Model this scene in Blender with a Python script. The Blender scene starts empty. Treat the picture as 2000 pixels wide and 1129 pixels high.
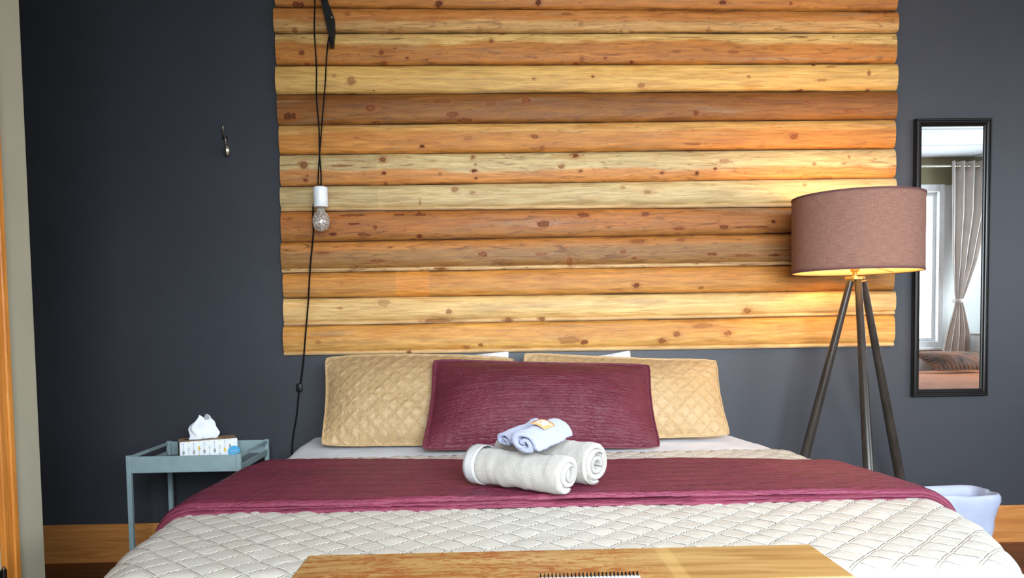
import bpy, bmesh, math, random
import numpy as np
from mathutils import Vector, Matrix
random.seed(7); RNG = np.random.default_rng(11)
PI = math.pi
SC = bpy.context.scene
COL = SC.collection

# ------------------------------------------------------------------ camera
CAM = np.array([0.0, -3.5, 1.06]); FPX = 1500.0; PCX, PCY = 1000.0, 706.3
_p, _y, _r = [math.radians(a) for a in (-2.908, 1.426, -0.851)]
FW = np.array([math.sin(_y)*math.cos(_p), math.cos(_y)*math.cos(_p), math.sin(_p)])
RT = np.array([math.cos(_y), -math.sin(_y), 0.0]); UP = np.cross(RT, FW)
R2 = math.cos(_r)*RT + math.sin(_r)*UP; U2 = -math.sin(_r)*RT + math.cos(_r)*UP
def ray(px, py): return FW + R2*(px-PCX)/FPX - U2*(py-PCY)/FPX
def wp(px, py, Y=0.0):           # point of the photograph on the vertical plane y = Y
    d = ray(px, py); return CAM + d*(Y-CAM[1])/d[1]
def zp(px, py, Z):               # point of the photograph on the level plane z = Z
    d = ray(px, py); return CAM + d*(Z-CAM[2])/d[2]
cam = bpy.data.cameras.new('camera'); camo = bpy.data.objects.new('camera', cam); COL.objects.link(camo)
cam.sensor_width = 36.0; cam.lens = FPX/2000*36
cam.shift_y = (PCY-564.5)/2000.0; cam.shift_x = 0.0
cam.clip_start = 0.05; cam.clip_end = 100
M = Matrix(((R2[0], U2[0], -FW[0], CAM[0]), (R2[1], U2[1], -FW[1], CAM[1]), (R2[2], U2[2], -FW[2], CAM[2]), (0, 0, 0, 1)))
camo.matrix_world = M
SC.camera = camo

# ------------------------------------------------------------------ light
w = bpy.data.worlds.new('daylight'); SC.world = w; w.use_nodes = True
bg = w.node_tree.nodes['Background']; bg.inputs['Color'].default_value = (0.80, 0.90, 1.0, 1); bg.inputs['Strength'].default_value = 1.2
def area(name, loc, sx, sy, power, color):     # area light for the rear windows and the added side window
    l = bpy.data.lights.new(name, 'AREA'); l.shape = 'RECTANGLE'; l.size = sx; l.size_y = sy; l.energy = power; l.color = color
    o = bpy.data.objects.new(name, l); COL.objects.link(o); o.location = loc; o.rotation_euler = (PI/2, 0, 0)
    return o
WIN_A = (-0.45, 1.90, 0.90, 2.38)    # x0, x1, z0, z1
WIN_B = (3.05, 4.56, 0.75, 2.38)
def win_light(name, W, power, spread=PI, tilt=0.0):
    o = area(name, ((W[0]+W[1])/2, -4.46, (W[2]+W[3])/2), W[1]-W[0]-.04, W[3]-W[2]-.04, power, (0.84, 0.93, 1.0))
    o.data.spread = spread; o.rotation_euler = (PI/2-tilt, 0, 0)      # sky light comes in slanting downwards
    return o
win_light('daylight_window_wide', WIN_A, 96, math.radians(92), 0.42)
win_light('daylight_window_curtain', WIN_B, 40)
FILL_WIN = (-3.95, -2.35, 0.95, 2.25)      # added unseen window in the right wall, brightens the rear room: y0, y1, z0, z1
_o = area('added_side_fill', (5.66, (FILL_WIN[0]+FILL_WIN[1])/2, 1.6), 1.55, 1.25, 60, (0.84, 0.93, 1.0)); _o.rotation_euler = (PI/2, 0, PI/2); _o.data.spread = math.radians(130)  # added fill light for the rear wall, curtain and mirror view
SC.view_settings.view_transform = 'Standard'; SC.view_settings.look = 'None'
SC.view_settings.exposure = 0.35; SC.view_settings.gamma = 1.0; SC.view_settings.use_curve_mapping = False

# ------------------------------------------------------------------ helpers
def lin(c):
    c = np.array(c, float)/255.0
    return np.where(c <= 0.04045, c/12.92, ((c+0.055)/1.055)**2.4)
def rgba(r, g, b): return (*[float(v) for v in lin((r, g, b))], 1.0)
class NT:
    def __init__(s, name):
        s.m = bpy.data.materials.new(name); s.m.use_nodes = True; s.t = s.m.node_tree; s.n = s.t.nodes; s.l = s.t.links
        s.b = s.n['Principled BSDF']
    def new(s, t, **k):
        n = s.n.new(t)
        for a, v in k.items():
            if a.startswith('i_'):
                key = a[2:]; key = int(key) if key.isdigit() else key.replace('_', ' ')
                if hasattr(v, 'is_output') or isinstance(v, bpy.types.NodeSocket): s.l.new(v, n.inputs[key])
                else: n.inputs[key].default_value = v
            else: setattr(n, a, v)
        return n
    def math(s, op, a, b=0.0, c=0.0, clamp=False):
        n = s.n.new('ShaderNodeMath'); n.operation = op; n.use_clamp = clamp
        for i, v in enumerate((a, b, c)):
            if isinstance(v, bpy.types.NodeSocket): s.l.new(v, n.inputs[i])
            else: n.inputs[i].default_value = v
        return n.outputs[0]
    def ramp(s, fac, stops):
        n = s.n.new('ShaderNodeValToRGB'); s.l.new(fac, n.inputs[0]); e = n.color_ramp.elements
        while len(e) < len(stops): e.new(0.5)
        for k, (p, c) in enumerate(stops): e[k].position = p; e[k].color = c if len(c) == 4 else (*c, 1)
        return n.outputs[0]
    def maprange(s, v, a, b, c=0.0, d=1.0):
        n = s.n.new('ShaderNodeMapRange'); s.l.new(v, n.inputs[0])
        for i, x in enumerate((a, b, c, d)): n.inputs[i+1].default_value = x
        return n.outputs[0]
    def mix(s, fac, a, b, blend='MIX'):
        n = s.n.new('ShaderNodeMix'); n.data_type = 'RGBA'; n.blend_type = blend
        for i, v in ((0, fac), (6, a), (7, b)):
            if isinstance(v, bpy.types.NodeSocket): s.l.new(v, n.inputs[i])
            else: n.inputs[i].default_value = v
        return n.outputs[2]
    def coords(s, scale=(1, 1, 1), kind='Object', attr=None, rot=(0, 0, 0)):
        if attr: c = s.new('ShaderNodeAttribute', attribute_name=attr).outputs['Vector']
        else: c = s.new('ShaderNodeTexCoord').outputs[kind]
        mp = s.n.new('ShaderNodeMapping'); mp.inputs['Scale'].default_value = scale; mp.inputs['Rotation'].default_value = rot; s.l.new(c, mp.inputs[0])
        return mp.outputs[0]
    def noise(s, vec, scale=5, detail=4, rough=0.5, dist=0.0):
        n = s.new('ShaderNodeTexNoise'); s.l.new(vec, n.inputs['Vector']); n.inputs['Scale'].default_value = scale
        n.inputs['Detail'].default_value = detail; n.inputs['Roughness'].default_value = rough; n.inputs['Distortion'].default_value = dist
        return n.outputs['Fac']
    def bump(s, h, strength=0.5, dist=0.01, normal=None):
        n = s.n.new('ShaderNodeBump'); s.l.new(h, n.inputs['Height']); n.inputs['Strength'].default_value = strength; n.inputs['Distance'].default_value = dist
        if normal is not None: s.l.new(normal, n.inputs['Normal'])
        return n.outputs[0]
    def out(s, color=None, rough=None, normal=None, metal=None, spec=None, sheen=None):
        b = s.b
        for key, v in (('Base Color', color), ('Roughness', rough), ('Normal', normal), ('Metallic', metal), ('Specular IOR Level', spec), ('Sheen Weight', sheen)):
            if v is None: continue
            if isinstance(v, bpy.types.NodeSocket): s.l.new(v, b.inputs[key])
            else: b.inputs[key].default_value = v
        return s.m

def mat_plain(name, rgb, rough=0.5, metal=0.0, spec=0.5, var=0.06, nscale=30, bump=0.0, bdist=0.002):
    t = NT(name); c = t.coords()
    n = t.noise(c, nscale, 4)
    f = t.maprange(n, 0.3, 0.7, 1-var, 1+var)
    col = t.mix(1.0, rgba(*rgb), t.new('ShaderNodeCombineColor', i_0=f, i_1=f, i_2=f).outputs[0], 'MULTIPLY')
    nm = t.bump(t.noise(c, nscale*4, 3), bump, bdist) if bump else None
    return t.out(col, rough, nm, metal, spec)

def mat_paint(name, rgb, rough=0.55, spec=0.4):
    t = NT(name); c = t.coords()
    n = t.noise(c, 2.2, 3); f = t.maprange(n, 0.3, 0.7, 0.93, 1.07)
    col = t.mix(1.0, rgba(*rgb), t.new('ShaderNodeCombineColor', i_0=f, i_1=f, i_2=f).outputs[0], 'MULTIPLY')
    h = t.noise(c, 160, 3, 0.6)
    return t.out(col, rough, t.bump(h, 0.35, 0.0015), 0, spec)

def mat_wood(name, light, dark, gs=(1, 14, 14), rough=0.4, scale=3.0, spec=0.5):
    t = NT(name); c = t.coords(gs)
    rnd = t.new('ShaderNodeObjectInfo').outputs['Random']
    off = t.new('ShaderNodeCombineXYZ', i_0=t.math('MULTIPLY', rnd, 37.0), i_1=t.math('MULTIPLY', rnd, 11.0), i_2=t.math('MULTIPLY', rnd, 5.0)).outputs[0]
    va = t.new('ShaderNodeVectorMath', operation='ADD', i_0=c, i_1=off).outputs[0]
    n = t.noise(va, scale, 6, 0.6, 0.8); n2 = t.noise(va, scale*9, 4, 0.6)
    f = t.math('ADD', t.math('MULTIPLY', n, 0.75), t.math('MULTIPLY', n2, 0.25))
    col = t.ramp(f, [(0.32, rgba(*dark)), (0.5, rgba(*[(a+b)//2 for a, b in zip(light, dark)])), (0.66, rgba(*light))])
    v = t.maprange(rnd, 0, 1, 0.85, 1.12)
    col = t.mix(1.0, col, t.new('ShaderNodeCombineColor', i_0=v, i_1=v, i_2=v).outputs[0], 'MULTIPLY')
    return t.out(col, rough, t.bump(n2, 0.15, 0.002), 0, spec)

def new_obj(name, me, parent=None, mat=None, smooth=True):
    o = bpy.data.objects.new(name, me); COL.objects.link(o)
    if mat is not None: me.materials.append(mat)
    if parent is not None: o.parent = parent
    if smooth: me.shade_smooth()
    return o
def pydata(name, V, F, parent=None, mat=None, smooth=True, attrs=None):
    me = bpy.data.meshes.new(name); me.from_pydata([tuple(map(float, v)) for v in V], [], F); me.update()
    if attrs:
        for k, (typ, arr) in attrs.items():
            a = me.attributes.new(k, typ, 'POINT'); arr = np.asarray(arr, np.float32)
            a.data.foreach_set({'FLOAT': 'value', 'FLOAT_COLOR': 'color', 'FLOAT_VECTOR': 'vector'}[typ], arr.ravel())
    return new_obj(name, me, parent, mat, smooth)
def grid_faces(n, m, wrap_m=False, off=0):
    F = []
    for i in range(n-1):
        for j in range(m if wrap_m else m-1):
            k = (j+1) % m
            F.append((off+i*m+j, off+(i+1)*m+j, off+(i+1)*m+k, off+i*m+k))
    return F
def empty(name, loc, label=None, cat=None, group=None, kind=None, rz=0.0):
    o = bpy.data.objects.new(name, None); COL.objects.link(o); o.location = tuple(float(v) for v in loc); o.rotation_euler = (0, 0, rz); o.empty_display_size = 0.05
    tag(o, label, cat, group, kind); return o
def tag(o, label=None, cat=None, group=None, kind=None):
    if label: o['label'] = label
    if cat: o['category'] = cat
    if group: o['group'] = group
    if kind: o['kind'] = kind
    return o
def adopt(parent):       # parts are modelled in world coordinates; move them into their thing's frame
    bpy.context.view_layer.update()
    inv = parent.matrix_world.inverted()
    for ch in parent.children:
        if ch.get('_done'): continue
        ch.matrix_parent_inverse = inv
class MB:
    def __init__(s): s.bm = bmesh.new()
    def box(s, lo, hi, bevel=0.0, seg=2, mat=None):
        lo, hi = np.array(lo, float), np.array(hi, float)
        r = bmesh.ops.create_cube(s.bm, size=1.0)
        vs = r['verts']; c = (lo+hi)/2; d = hi-lo
        for v in vs: v.co = Vector((v.co.x*d[0]+c[0], v.co.y*d[1]+c[1], v.co.z*d[2]+c[2]))
        if bevel > 0:
            es = list({e for v in vs for e in v.link_edges})
            bmesh.ops.bevel(s.bm, geom=es, offset=bevel, segments=seg, affect='EDGES', profile=0.5)
        return s
    def tube(s, pts, rad, n=12, cap=True):
        pts = [Vector([float(a) for a in p]) for p in pts]; rads = rad if hasattr(rad, '__len__') else [rad]*len(pts)
        rings = []; prev = None
        for i, p in enumerate(pts):
            d = (pts[min(i+1, len(pts)-1)] - pts[max(i-1, 0)]).normalized()
            if prev is None: a = d.orthogonal().normalized()
            else: a = (prev - d*prev.dot(d)).normalized()
            prev = a; b = d.cross(a)
            rings.append([s.bm.verts.new(p + (a*math.cos(2*PI*k/n) + b*math.sin(2*PI*k/n))*rads[i]) for k in range(n)])
        for i in range(len(rings)-1):
            for k in range(n): s.bm.faces.new((rings[i][k], rings[i][(k+1) % n], rings[i+1][(k+1) % n], rings[i+1][k]))
        if cap:
            s.bm.faces.new(list(reversed(rings[0]))); s.bm.faces.new(rings[-1])
        return s
    def lathe(s, prof, c, n=32, ax='z', close=False):
        rings = []
        for r, h in prof:
            rings.append([s.bm.verts.new((c[0]+r*math.cos(2*PI*k/n), c[1]+r*math.sin(2*PI*k/n), c[2]+h) if ax == 'z' else
                                         (c[0]+r*math.cos(2*PI*k/n), c[1]+h, c[2]+r*math.sin(2*PI*k/n))) for k in range(n)])
        m = len(rings)
        for i in range(m if close else m-1):
            a, b = rings[i], rings[(i+1) % m]
            for k in range(n): s.bm.faces.new((a[k], a[(k+1) % n], b[(k+1) % n], b[k]))
        if not close:
            if prof[0][0] > 1e-4: s.bm.faces.new(list(reversed(rings[0])))
            if prof[-1][0] > 1e-4: s.bm.faces.new(rings[-1])
        return s
    def prism(s, poly, y0, y1):       # poly of (x, z), extruded along y
        a = [s.bm.verts.new((float(x), y0, float(z))) for x, z in poly]; b = [s.bm.verts.new((float(x), y1, float(z))) for x, z in poly]
        n = len(poly)
        for i in range(n): s.bm.faces.new((a[i], a[(i+1) % n], b[(i+1) % n], b[i]))
        s.bm.faces.new(a[::-1]); s.bm.faces.new(b); return s
    def build(s, name, mat, parent=None, smooth=False, auto=True):
        bmesh.ops.remove_doubles(s.bm, verts=s.bm.verts, dist=1e-6)
        bmesh.ops.recalc_face_normals(s.bm, faces=s.bm.faces)
        me = bpy.data.meshes.new(name); s.bm.to_mesh(me); s.bm.free()
        o = new_obj(name, me, parent, mat, smooth)
        if smooth and auto: me.set_sharp_from_angle(angle=math.radians(38))
        return o
def smooth_noise(shape, cells, seed=0):
    """value noise on a grid, bicubic-ish"""
    r = np.random.default_rng(seed); n, m = shape; a, b = cells
    g = r.random((a+3, b+3))
    x = np.linspace(0, a, n); y = np.linspace(0, b, m)
    xi = np.minimum(x.astype(int), a); yi = np.minimum(y.astype(int), b); fx = x-xi; fy = y-yi
    fx = fx*fx*(3-2*fx); fy = fy*fy*(3-2*fy)
    G = lambda i, j: g[np.ix_(i, j)]
    return ((G(xi, yi)*(1-fx)[:, None] + G(xi+1, yi)*fx[:, None])*(1-fy)[None] + (G(xi, yi+1)*(1-fx)[:, None] + G(xi+1, yi+1)*fx[:, None])*fy[None])*2-1

# ------------------------------------------------------------------ materials
M_dark = mat_paint('charcoal_paint', (57, 59, 65), 0.42, 0.4)
M_greige = mat_paint('greige_paint', (158, 155, 136), 0.6, 0.3)
M_white = mat_paint('white_wall_paint', (214, 217, 216), 0.7, 0.3)
M_olive = mat_paint('olive_beige_paint', (140, 132, 104), 0.7, 0.3)
M_tile = mat_plain('ceiling_tile_white', (212, 216, 220), 0.9, 0, 0.2, 0.05, 60, 0.4)
M_grid = mat_plain('ceiling_grid_white', (190, 195, 200), 0.6, 0, 0.4)
M_floor = mat_wood('floor_wood', (118, 62, 34), (60, 28, 16), (1, 12, 12), 0.45)
M_pine = mat_wood('stained_pine_trim', (214, 150, 84), (172, 106, 52), (1, 10, 16), 0.35)
M_pinev = mat_wood('stained_pine_upright', (218, 146, 62), (176, 104, 40), (14, 14, 1), 0.35)
M_doorw = mat_wood('door_wood', (150, 74, 34), (92, 40, 20), (12, 12, 1), 0.35)
M_bronze = mat_plain('aged_metal', (70, 62, 52), 0.35, 0.9)
M_black = mat_plain('black_frame_lacquer', (14, 13, 13), 0.3, 0, 0.5)
M_blackmetal = mat_plain('black_powder_coat', (10, 10, 10), 0.45, 0.0, 0.4)
M_cord = mat_plain('black_fabric_cord', (9, 9, 9), 0.8, 0, 0.2)
M_steel = mat_plain('brushed_nickel', (200, 196, 182), 0.25, 1.0)
M_tray = mat_plain('blue_grey_enamel', (140, 160, 164), 0.4, 0.0, 0.5)
M_ceram = mat_plain('white_porcelain', (225, 228, 230), 0.3)
M_plastic = mat_plain('window_vinyl', (235, 238, 240), 0.4)
M_leg = mat_wood('dark_grey_wood', (62, 55, 49), (40, 35, 32), (10, 10, 1), 0.28)
M_brass = mat_plain('brass_plate', (176, 150, 90), 0.35, 0.6)
M_tissue = mat_plain('tissue_paper', (236, 240, 246), 0.9, 0, 0.1)
M_card = mat_plain('white_card', (228, 232, 236), 0.6, 0, 0.2)
M_cardside = mat_plain('brown_card', (128, 112, 94), 0.8, 0, 0.2, 0.25, 90)
def flat(name, rgb, rough=0.6): return mat_plain(name, rgb, rough, 0, 0.3, 0.02)
M_yel = flat('print_yellow', (226, 186, 70)); M_gry = flat('print_grey', (150, 150, 148)); M_blu = flat('print_blue', (70, 160, 205)); M_pale = flat('print_pale', (205, 210, 205))

def cloth_mat(name, rgb, rough=0.5, spec=0.4, sheen=0.0, kind='plain', d=0.1, aspect=1.0, crinkle=0.5, weave=900, rgb2=None, groove=0.45):
    t = NT(name); uv = t.new('ShaderNodeAttribute', attribute_name='cloth').outputs['Vector']
    sx = t.new('ShaderNodeSeparateXYZ', i_0=uv); u, v = sx.outputs[0], sx.outputs[1]
    wv = t.noise(uv, weave, 2, 0.6)
    h = None; near = None
    if kind == 'diamond':
        wob = t.math('MULTIPLY', t.math('SUBTRACT', t.noise(uv, 18, 2), 0.5), 0.010)
        va = t.math('MULTIPLY', v, aspect)
        a = t.math('ADD', t.math('ADD', u, va), wob); b = t.math('ADD', t.math('SUBTRACT', u, va), wob)
        pa = t.math('PINGPONG', a, d/2); pb = t.math('PINGPONG', b, d/2)      # distance to the nearest seam
        # double stitch: ridge between two grooves
        g1 = t.math('SUBTRACT', 1.0, t.math('MULTIPLY', t.math('ABSOLUTE', t.math('SUBTRACT', pa, 0.0045)), 260.0), 0, True)
        g2 = t.math('SUBTRACT', 1.0, t.math('MULTIPLY', t.math('ABSOLUTE', t.math('SUBTRACT', pb, 0.0045)), 260.0), 0, True)
        g = t.math('MAXIMUM', g1, g2)
        near = t.maprange(t.math('MINIMUM', pa, pb), 0.0, d*0.28, 1.0, 0.15)
        cr = t.noise(t.coords((1, 1, 1), attr='cloth'), 55, 3, 0.55, 1.4)
        h = t.math('SUBTRACT', t.math('MULTIPLY', t.math('MULTIPLY', cr, near), crinkle), t.math('MULTIPLY', g, groove))
    elif kind == 'pleat':
        wob = t.math('MULTIPLY', t.math('SUBTRACT', t.noise(uv, 26, 3), 0.5), 0.014)
        pv = t.math('PINGPONG', t.math('ADD', v, wob), 0.006)
        row = t.math('FLOOR', t.math('DIVIDE', t.math('ADD', v, wob), 0.012))
        ush = t.math('ADD', u, t.math('ADD', t.math('MULTIPLY', row, 0.0137), wob))
        pu = t.math('PINGPONG', ush, 0.017)
        g1 = t.math('SUBTRACT', 1.0, t.math('MULTIPLY', pv, 420.0), 0, True); g2 = t.math('SUBTRACT', 1.0, t.math('MULTIPLY', pu, 520.0), 0, True)
        g = t.math('MULTIPLY', t.math('MAXIMUM', g1, t.math('MULTIPLY', g2, 0.55)), t.maprange(t.noise(uv, 14, 2), 0.35, 0.65, 0.15, 1.0))
        cr = t.noise(t.coords((0.35, 1, 1), attr='cloth'), 90, 3, 0.6, 1.0)
        h = t.math('SUBTRACT', t.math('MULTIPLY', cr, crinkle), t.math('MULTIPLY', g, 0.5))
    elif kind == 'terry':
        h = t.math('ADD', t.math('MULTIPLY', t.noise(uv, 260, 2, 0.7), 1.2), t.math('MULTIPLY', t.noise(uv, 40, 3), 0.8))
    else:
        h = t.math('MULTIPLY', t.noise(t.coords((1, 1, 1), attr='cloth'), 9, 3, 0.5, 0.6), crinkle*2)
    hh = t.math('ADD', h, t.math('MULTIPLY', wv, 0.12))
    n2 = t.noise(uv, 6, 3)
    f = t.maprange(n2, 0.3, 0.7, 0.0, 1.0)
    c2 = rgb2 or tuple(int(c*0.93) for c in rgb)
    col = t.mix(f, rgba(*rgb), rgba(*c2))
    dist = {'terry': 0.004, 'plain': 0.004}.get(kind, 0.006)
    m = t.out(col, rough, t.bump(hh, 0.75, dist), 0, spec, sheen)
    t.b.inputs['Sheen Roughness'].default_value = 0.4
    return m
M_cover = cloth_mat('cream_quilted_satin', (206, 202, 192), 0.36, 0.6, 0.05, 'diamond', 0.088, 1.0, 0.9, rgb2=(198, 194, 182))
M_tan = cloth_mat('tan_quilted_satin', (184, 154, 112), 0.42, 0.5, 0.05, 'diamond', 0.062, 1.0, 1.7, groove=0.2, rgb2=(176, 145, 102))
M_purple = cloth_mat('plum_quilted_satin', (122, 52, 72), 0.45, 0.25, 0.0, 'pleat', crinkle=0.9, rgb2=(112, 48, 68))
M_plum2 = cloth_mat('deep_plum_satin', (104, 42, 57), 0.4, 0.3, 0.0, 'pleat', crinkle=1.3, rgb2=(92, 34, 48))
M_sheet = cloth_mat('white_cotton', (222, 226, 236), 0.8, 0.2, 0.1, 'plain', crinkle=0.5)
M_terry = cloth_mat('oatmeal_terry', (176, 171, 164), 0.95, 0.1, 0.4, 'terry')
M_terryh = cloth_mat('white_terry_border', (184, 184, 182), 0.9, 0.1, 0.2, 'plain', crinkle=0.3)
M_lav = cloth_mat('pale_lavender_terry', (166, 172, 200), 0.95, 0.1, 0.4, 'terry')
M_brownq = cloth_mat('rust_brown_bedding', (176, 98, 44), 0.7, 0.3, 0.1, 'pleat', crinkle=0.8)
M_brownc = cloth_mat('brown_cushion_cloth', (128, 76, 40), 0.7, 0.3, 0.1, 'plain', rgb2=(52, 34, 26))
M_curt = cloth_mat('taupe_curtain', (205, 196, 190), 0.8, 0.2, 0.2, 'plain', crinkle=0.2)
M_liner = cloth_mat('white_plastic_liner', (184, 194, 220), 0.45, 0.4, 0, 'plain', crinkle=1.6)

# ------------------------------------------------------------------ room
XL, XR, YB, YF, ZC = -3.3, 5.4, 0.0, -4.2, 2.65
def struct(name, mb, mat, parent=None, smooth=False):
    o = mb.build(name, mat, parent, smooth)
    if parent is None: o['kind'] = 'structure'
    return o
floor = struct('floor', MB().box((XL-.2, YF-.2, -0.06), (XR+.2, 0.15, -0.012)), mat_plain('subfloor', (40, 22, 14), 0.8))
pw, pl = 0.127, 1.74
pm = MB().box((0.001, 0.001, -0.012), (pl-0.001, pw-0.001, 0.0), 0.0015, 1)
pm = pm.build('plank', M_floor, floor); pmesh = pm.data; first = True
ny = int(math.ceil((0-YF)/pw)); nx = int(math.ceil((XR-XL)/pl))+1
for j in range(ny):
    for i in range(nx):
        x = XL + i*pl - ((j*0.61) % 1.0)*pl; y = -(j+1)*pw
        if x+pl > XR+0.15 or x < XL-pl or y < YF-0.1: 
            if x > XR-0.3: continue
        o = pm if first else bpy.data.objects.new('plank', pmesh)
        if not first: COL.objects.link(o); o.parent = floor
        first = False; o.location = (x, y, 0)
ceil = struct('ceiling', MB().box((XL-.2, YF-.2, ZC+0.02), (XR+.2, 0.15, ZC+0.08)), M_grid)
tm = None; tw, tl = 0.61, 1.22
j = 0; y = -tw
while y > YF-tw:
    x = XL-0.4
    while x < XR:
        x0, x1 = max(x, XL-.1), min(x+tl, XR+.1); y0 = max(y, YF-0.1); y1 = y+tw
        if x1-x0 > 0.3 and y1-y0 > 0.1:
            full = abs(x1-x0-tl) < 1e-6 and abs(y1-y0-tw) < 1e-6
            if full and tm is not None:
                o = bpy.data.objects.new('ceiling_tile', tm); COL.objects.link(o); o.parent = ceil; o.location = (x0, y0, ZC)
            else:
                b = MB().box((0.012, 0.012, 0), (x1-x0-0.012, y1-y0-0.012, 0.02), 0.004, 1).build('ceiling_tile', M_tile, ceil); b.location = (x0, y0, ZC)
                if full: tm = b.data
        x += tl
    y -= tw
struct('wall_back', MB().box((XL-.2, 0.0, -0.05), (XR+.2, 0.15, ZC+.1)), M_dark)
c0, c1, c2, c3 = FILL_WIN
struct('wall_right', MB().box((XR, YF, -0.05), (XR+.15, c0, ZC+.1)).box((XR, c1, -.05), (XR+.15, -.001, ZC+.1)).box((XR, c0, -.05), (XR+.15, c1, c2)).box((XR, c0, c3), (XR+.15, c1, ZC+.1)), M_white)
w3 = struct('added_side_window', MB().box((XR-.015, c0, c2), (XR+.1, c0+.05, c3), .004).box((XR-.015, c1-.05, c2), (XR+.1, c1, c3), .004).box((XR-.015, c0+.05, c2), (XR+.1, c1-.05, c2+.05), .004).box((XR-.015, c0+.05, c3-.05), (XR+.1, c1-.05, c3), .004).box((XR+.03, (c0+c1)/2-.025, c2+.05), (XR+.08, (c0+c1)/2+.025, c3-.05)), M_plastic)  # frame around the added side opening, out of view
struct('wall_far_left', MB().box((XL-0.15, YF, -0.05), (XL, -0.001, ZC+.1)), M_greige)
# rear wall with its two window openings: white below, olive-beige band above
wf = MB(); T0, T1 = YF-0.15, YF
xs = [XL-.15, WIN_A[0], WIN_A[1], WIN_B[0], WIN_B[1], XR+.15]
wf.box((xs[0], T0, -.05), (xs[1], T1, 2.38)); wf.box((xs[2], T0, -.05), (xs[3], T1, 2.38)); wf.box((xs[4], T0, -.05), (xs[5], T1, 2.38))
wf.box((xs[1], T0, -.05), (xs[2], T1, WIN_A[2])); wf.box((xs[3], T0, -.05), (xs[4], T1, WIN_B[2]))
struct('wall_front', wf, M_white)
struct('trim_1', MB().box((XL-.15, T0, 2.3801), (XR+.15, T1+.012, ZC+.08)), M_olive)
M_glass = NT('window_glass'); g = M_glass
tr = g.new('ShaderNodeBsdfTransparent'); gl = g.new('ShaderNodeBsdfGlossy', i_Roughness=0.02); mx = g.new('ShaderNodeMixShader', i_0=0.06, i_1=tr.outputs[0], i_2=gl.outputs[0])
g.l.new(mx.outputs[0], g.n['Material Output'].inputs['Surface']); M_glass = g.m
def window(name, W, nm):
    x0, x1, z0, z1 = W
    m = MB(); f = 0.055; y0, y1 = YF-0.10, YF+0.018
    m.box((x0, y0, z0), (x0+f, y1, z1), .004); m.box((x1-f, y0, z0), (x1, y1, z1), .004)
    m.box((x0+f, y0, z0), (x1-f, y1, z0+f), .004); m.box((x0+f, y0, z1-f*1.3), (x1-f, y1, z1), .004)
    fr = struct(name, m, M_plastic); 
    n = nm
    for k in range(n):
        a = x0+f+(x1-x0-2*f)*k/n; b = x0+f+(x1-x0-2*f)*(k+1)/n
        s = MB(); sw = 0.035
        s.box((a, y0+.02, z0+f), (a+sw, y0+.06, z1-f*1.3)); s.box((b-sw, y0+.02, z0+f), (b, y0+.06, z1-f*1.3))
        s.box((a+sw, y0+.02, z0+f), (b-sw, y0+.06, z0+f+sw)); s.box((a+sw, y0+.02, z1-f*1.3-sw), (b-sw, y0+.06, z1-f*1.3))
        s.build('sash', M_plastic, fr)
        MB().box((a+sw, y0+.036, z0+f+sw), (b-sw, y0+.042, z1-f*1.3-sw)).build('pane', M_glass, fr)
    MB().box((x0-.03, YF, z0-.03), (x1+.03, YF+.07, z0), .006).build('window_sill', M_plastic, fr)
window('window_1', WIN_A, 3); window('window_2', WIN_B, 3)
# baseboards
def baseboard(name, x0, x1, y=0.0):
    m = MB(); h = 0.172
    prof = [(0, 0), (-0.016, 0), (-0.016, h-0.022), (-0.011, h-0.016), (-0.011, h-0.006), (-0.006, h), (0, h)]
    a = [m.bm.verts.new((x0, y+p[0], p[1])) for p in prof]; b = [m.bm.verts.new((x1, y+p[0], p[1])) for p in prof]
    for i in range(len(prof)): 
        k = (i+1) % len(prof); m.bm.faces.new((a[i], a[k], b[k], b[i]))
    m.bm.faces.new(a[::-1]); m.bm.faces.new(b)
    return struct(name, m, M_pine)
baseboard('baseboard_back', XL, XR)
# partition wall at the left with its door (its end hides the alcove behind it)
EY = -1.40                                         # free end of the partition, towards the bed wall
EX = wp(64, 565, EY)[0]
D0, D1 = EY-0.184, EY-0.191-0.80                    # door opening along y
struct('wall_left', MB().box((EX-0.12, D0, -0.04), (EX, EY, ZC+.05), 0.004).box((EX-0.12, D1, 2.08), (EX, D0, ZC+.05)).box((EX-0.12, YF, -.04), (EX, D1, ZC+.05)), M_greige)
door = struct('door_1', MB().box((EX-0.050, D1+.008, 0.008), (EX-0.008, D0-.003, 2.07), 0.003), M_doorw)
for z0, z1 in ((0.22, 0.95), (1.08, 1.92)):
    MB().box((EX-.014, D1+.12, z0), (EX-.002, D0-.12, z1), 0.012, 2).build('door_panel', M_doorw, door)
cs = MB(); CY = EY-0.134                            # casing edge nearest the bed wall
for (a, b, t) in ((0.0, 0.020, 0.018), (0.020, 0.038, 0.013), (0.038, 0.054, 0.016)):
    cs.box((EX, CY-b, 0.0), (EX+t, CY-a, 2.14), 0.003)
    cs.box((EX, D1-.12+a, 0.0), (EX+t, D1-.12+b, 2.14), 0.003)
cs.box((EX, D1-.13, 2.14), (EX+.021, CY+.005, 2.21), .003)
struct('trim_2', cs, M_pinev)
for z in (0.378, 1.13, 1.88):
    hg = MB().tube([(EX+.012, D0-.011, z-.0), (EX+.012, D0-.011, z+0.09)], 0.0065, 12)
    hg.tube([(EX+.012, D0-.011, z+.09), (EX+.012, D0-.011, z+0.098)], [0.0045, 0.002], 10)
    hg.box((EX-.004, D0-.024, z+.002), (EX+.010, D0-.012, z+0.088)).build('hinge', M_bronze, door, True)

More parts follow.
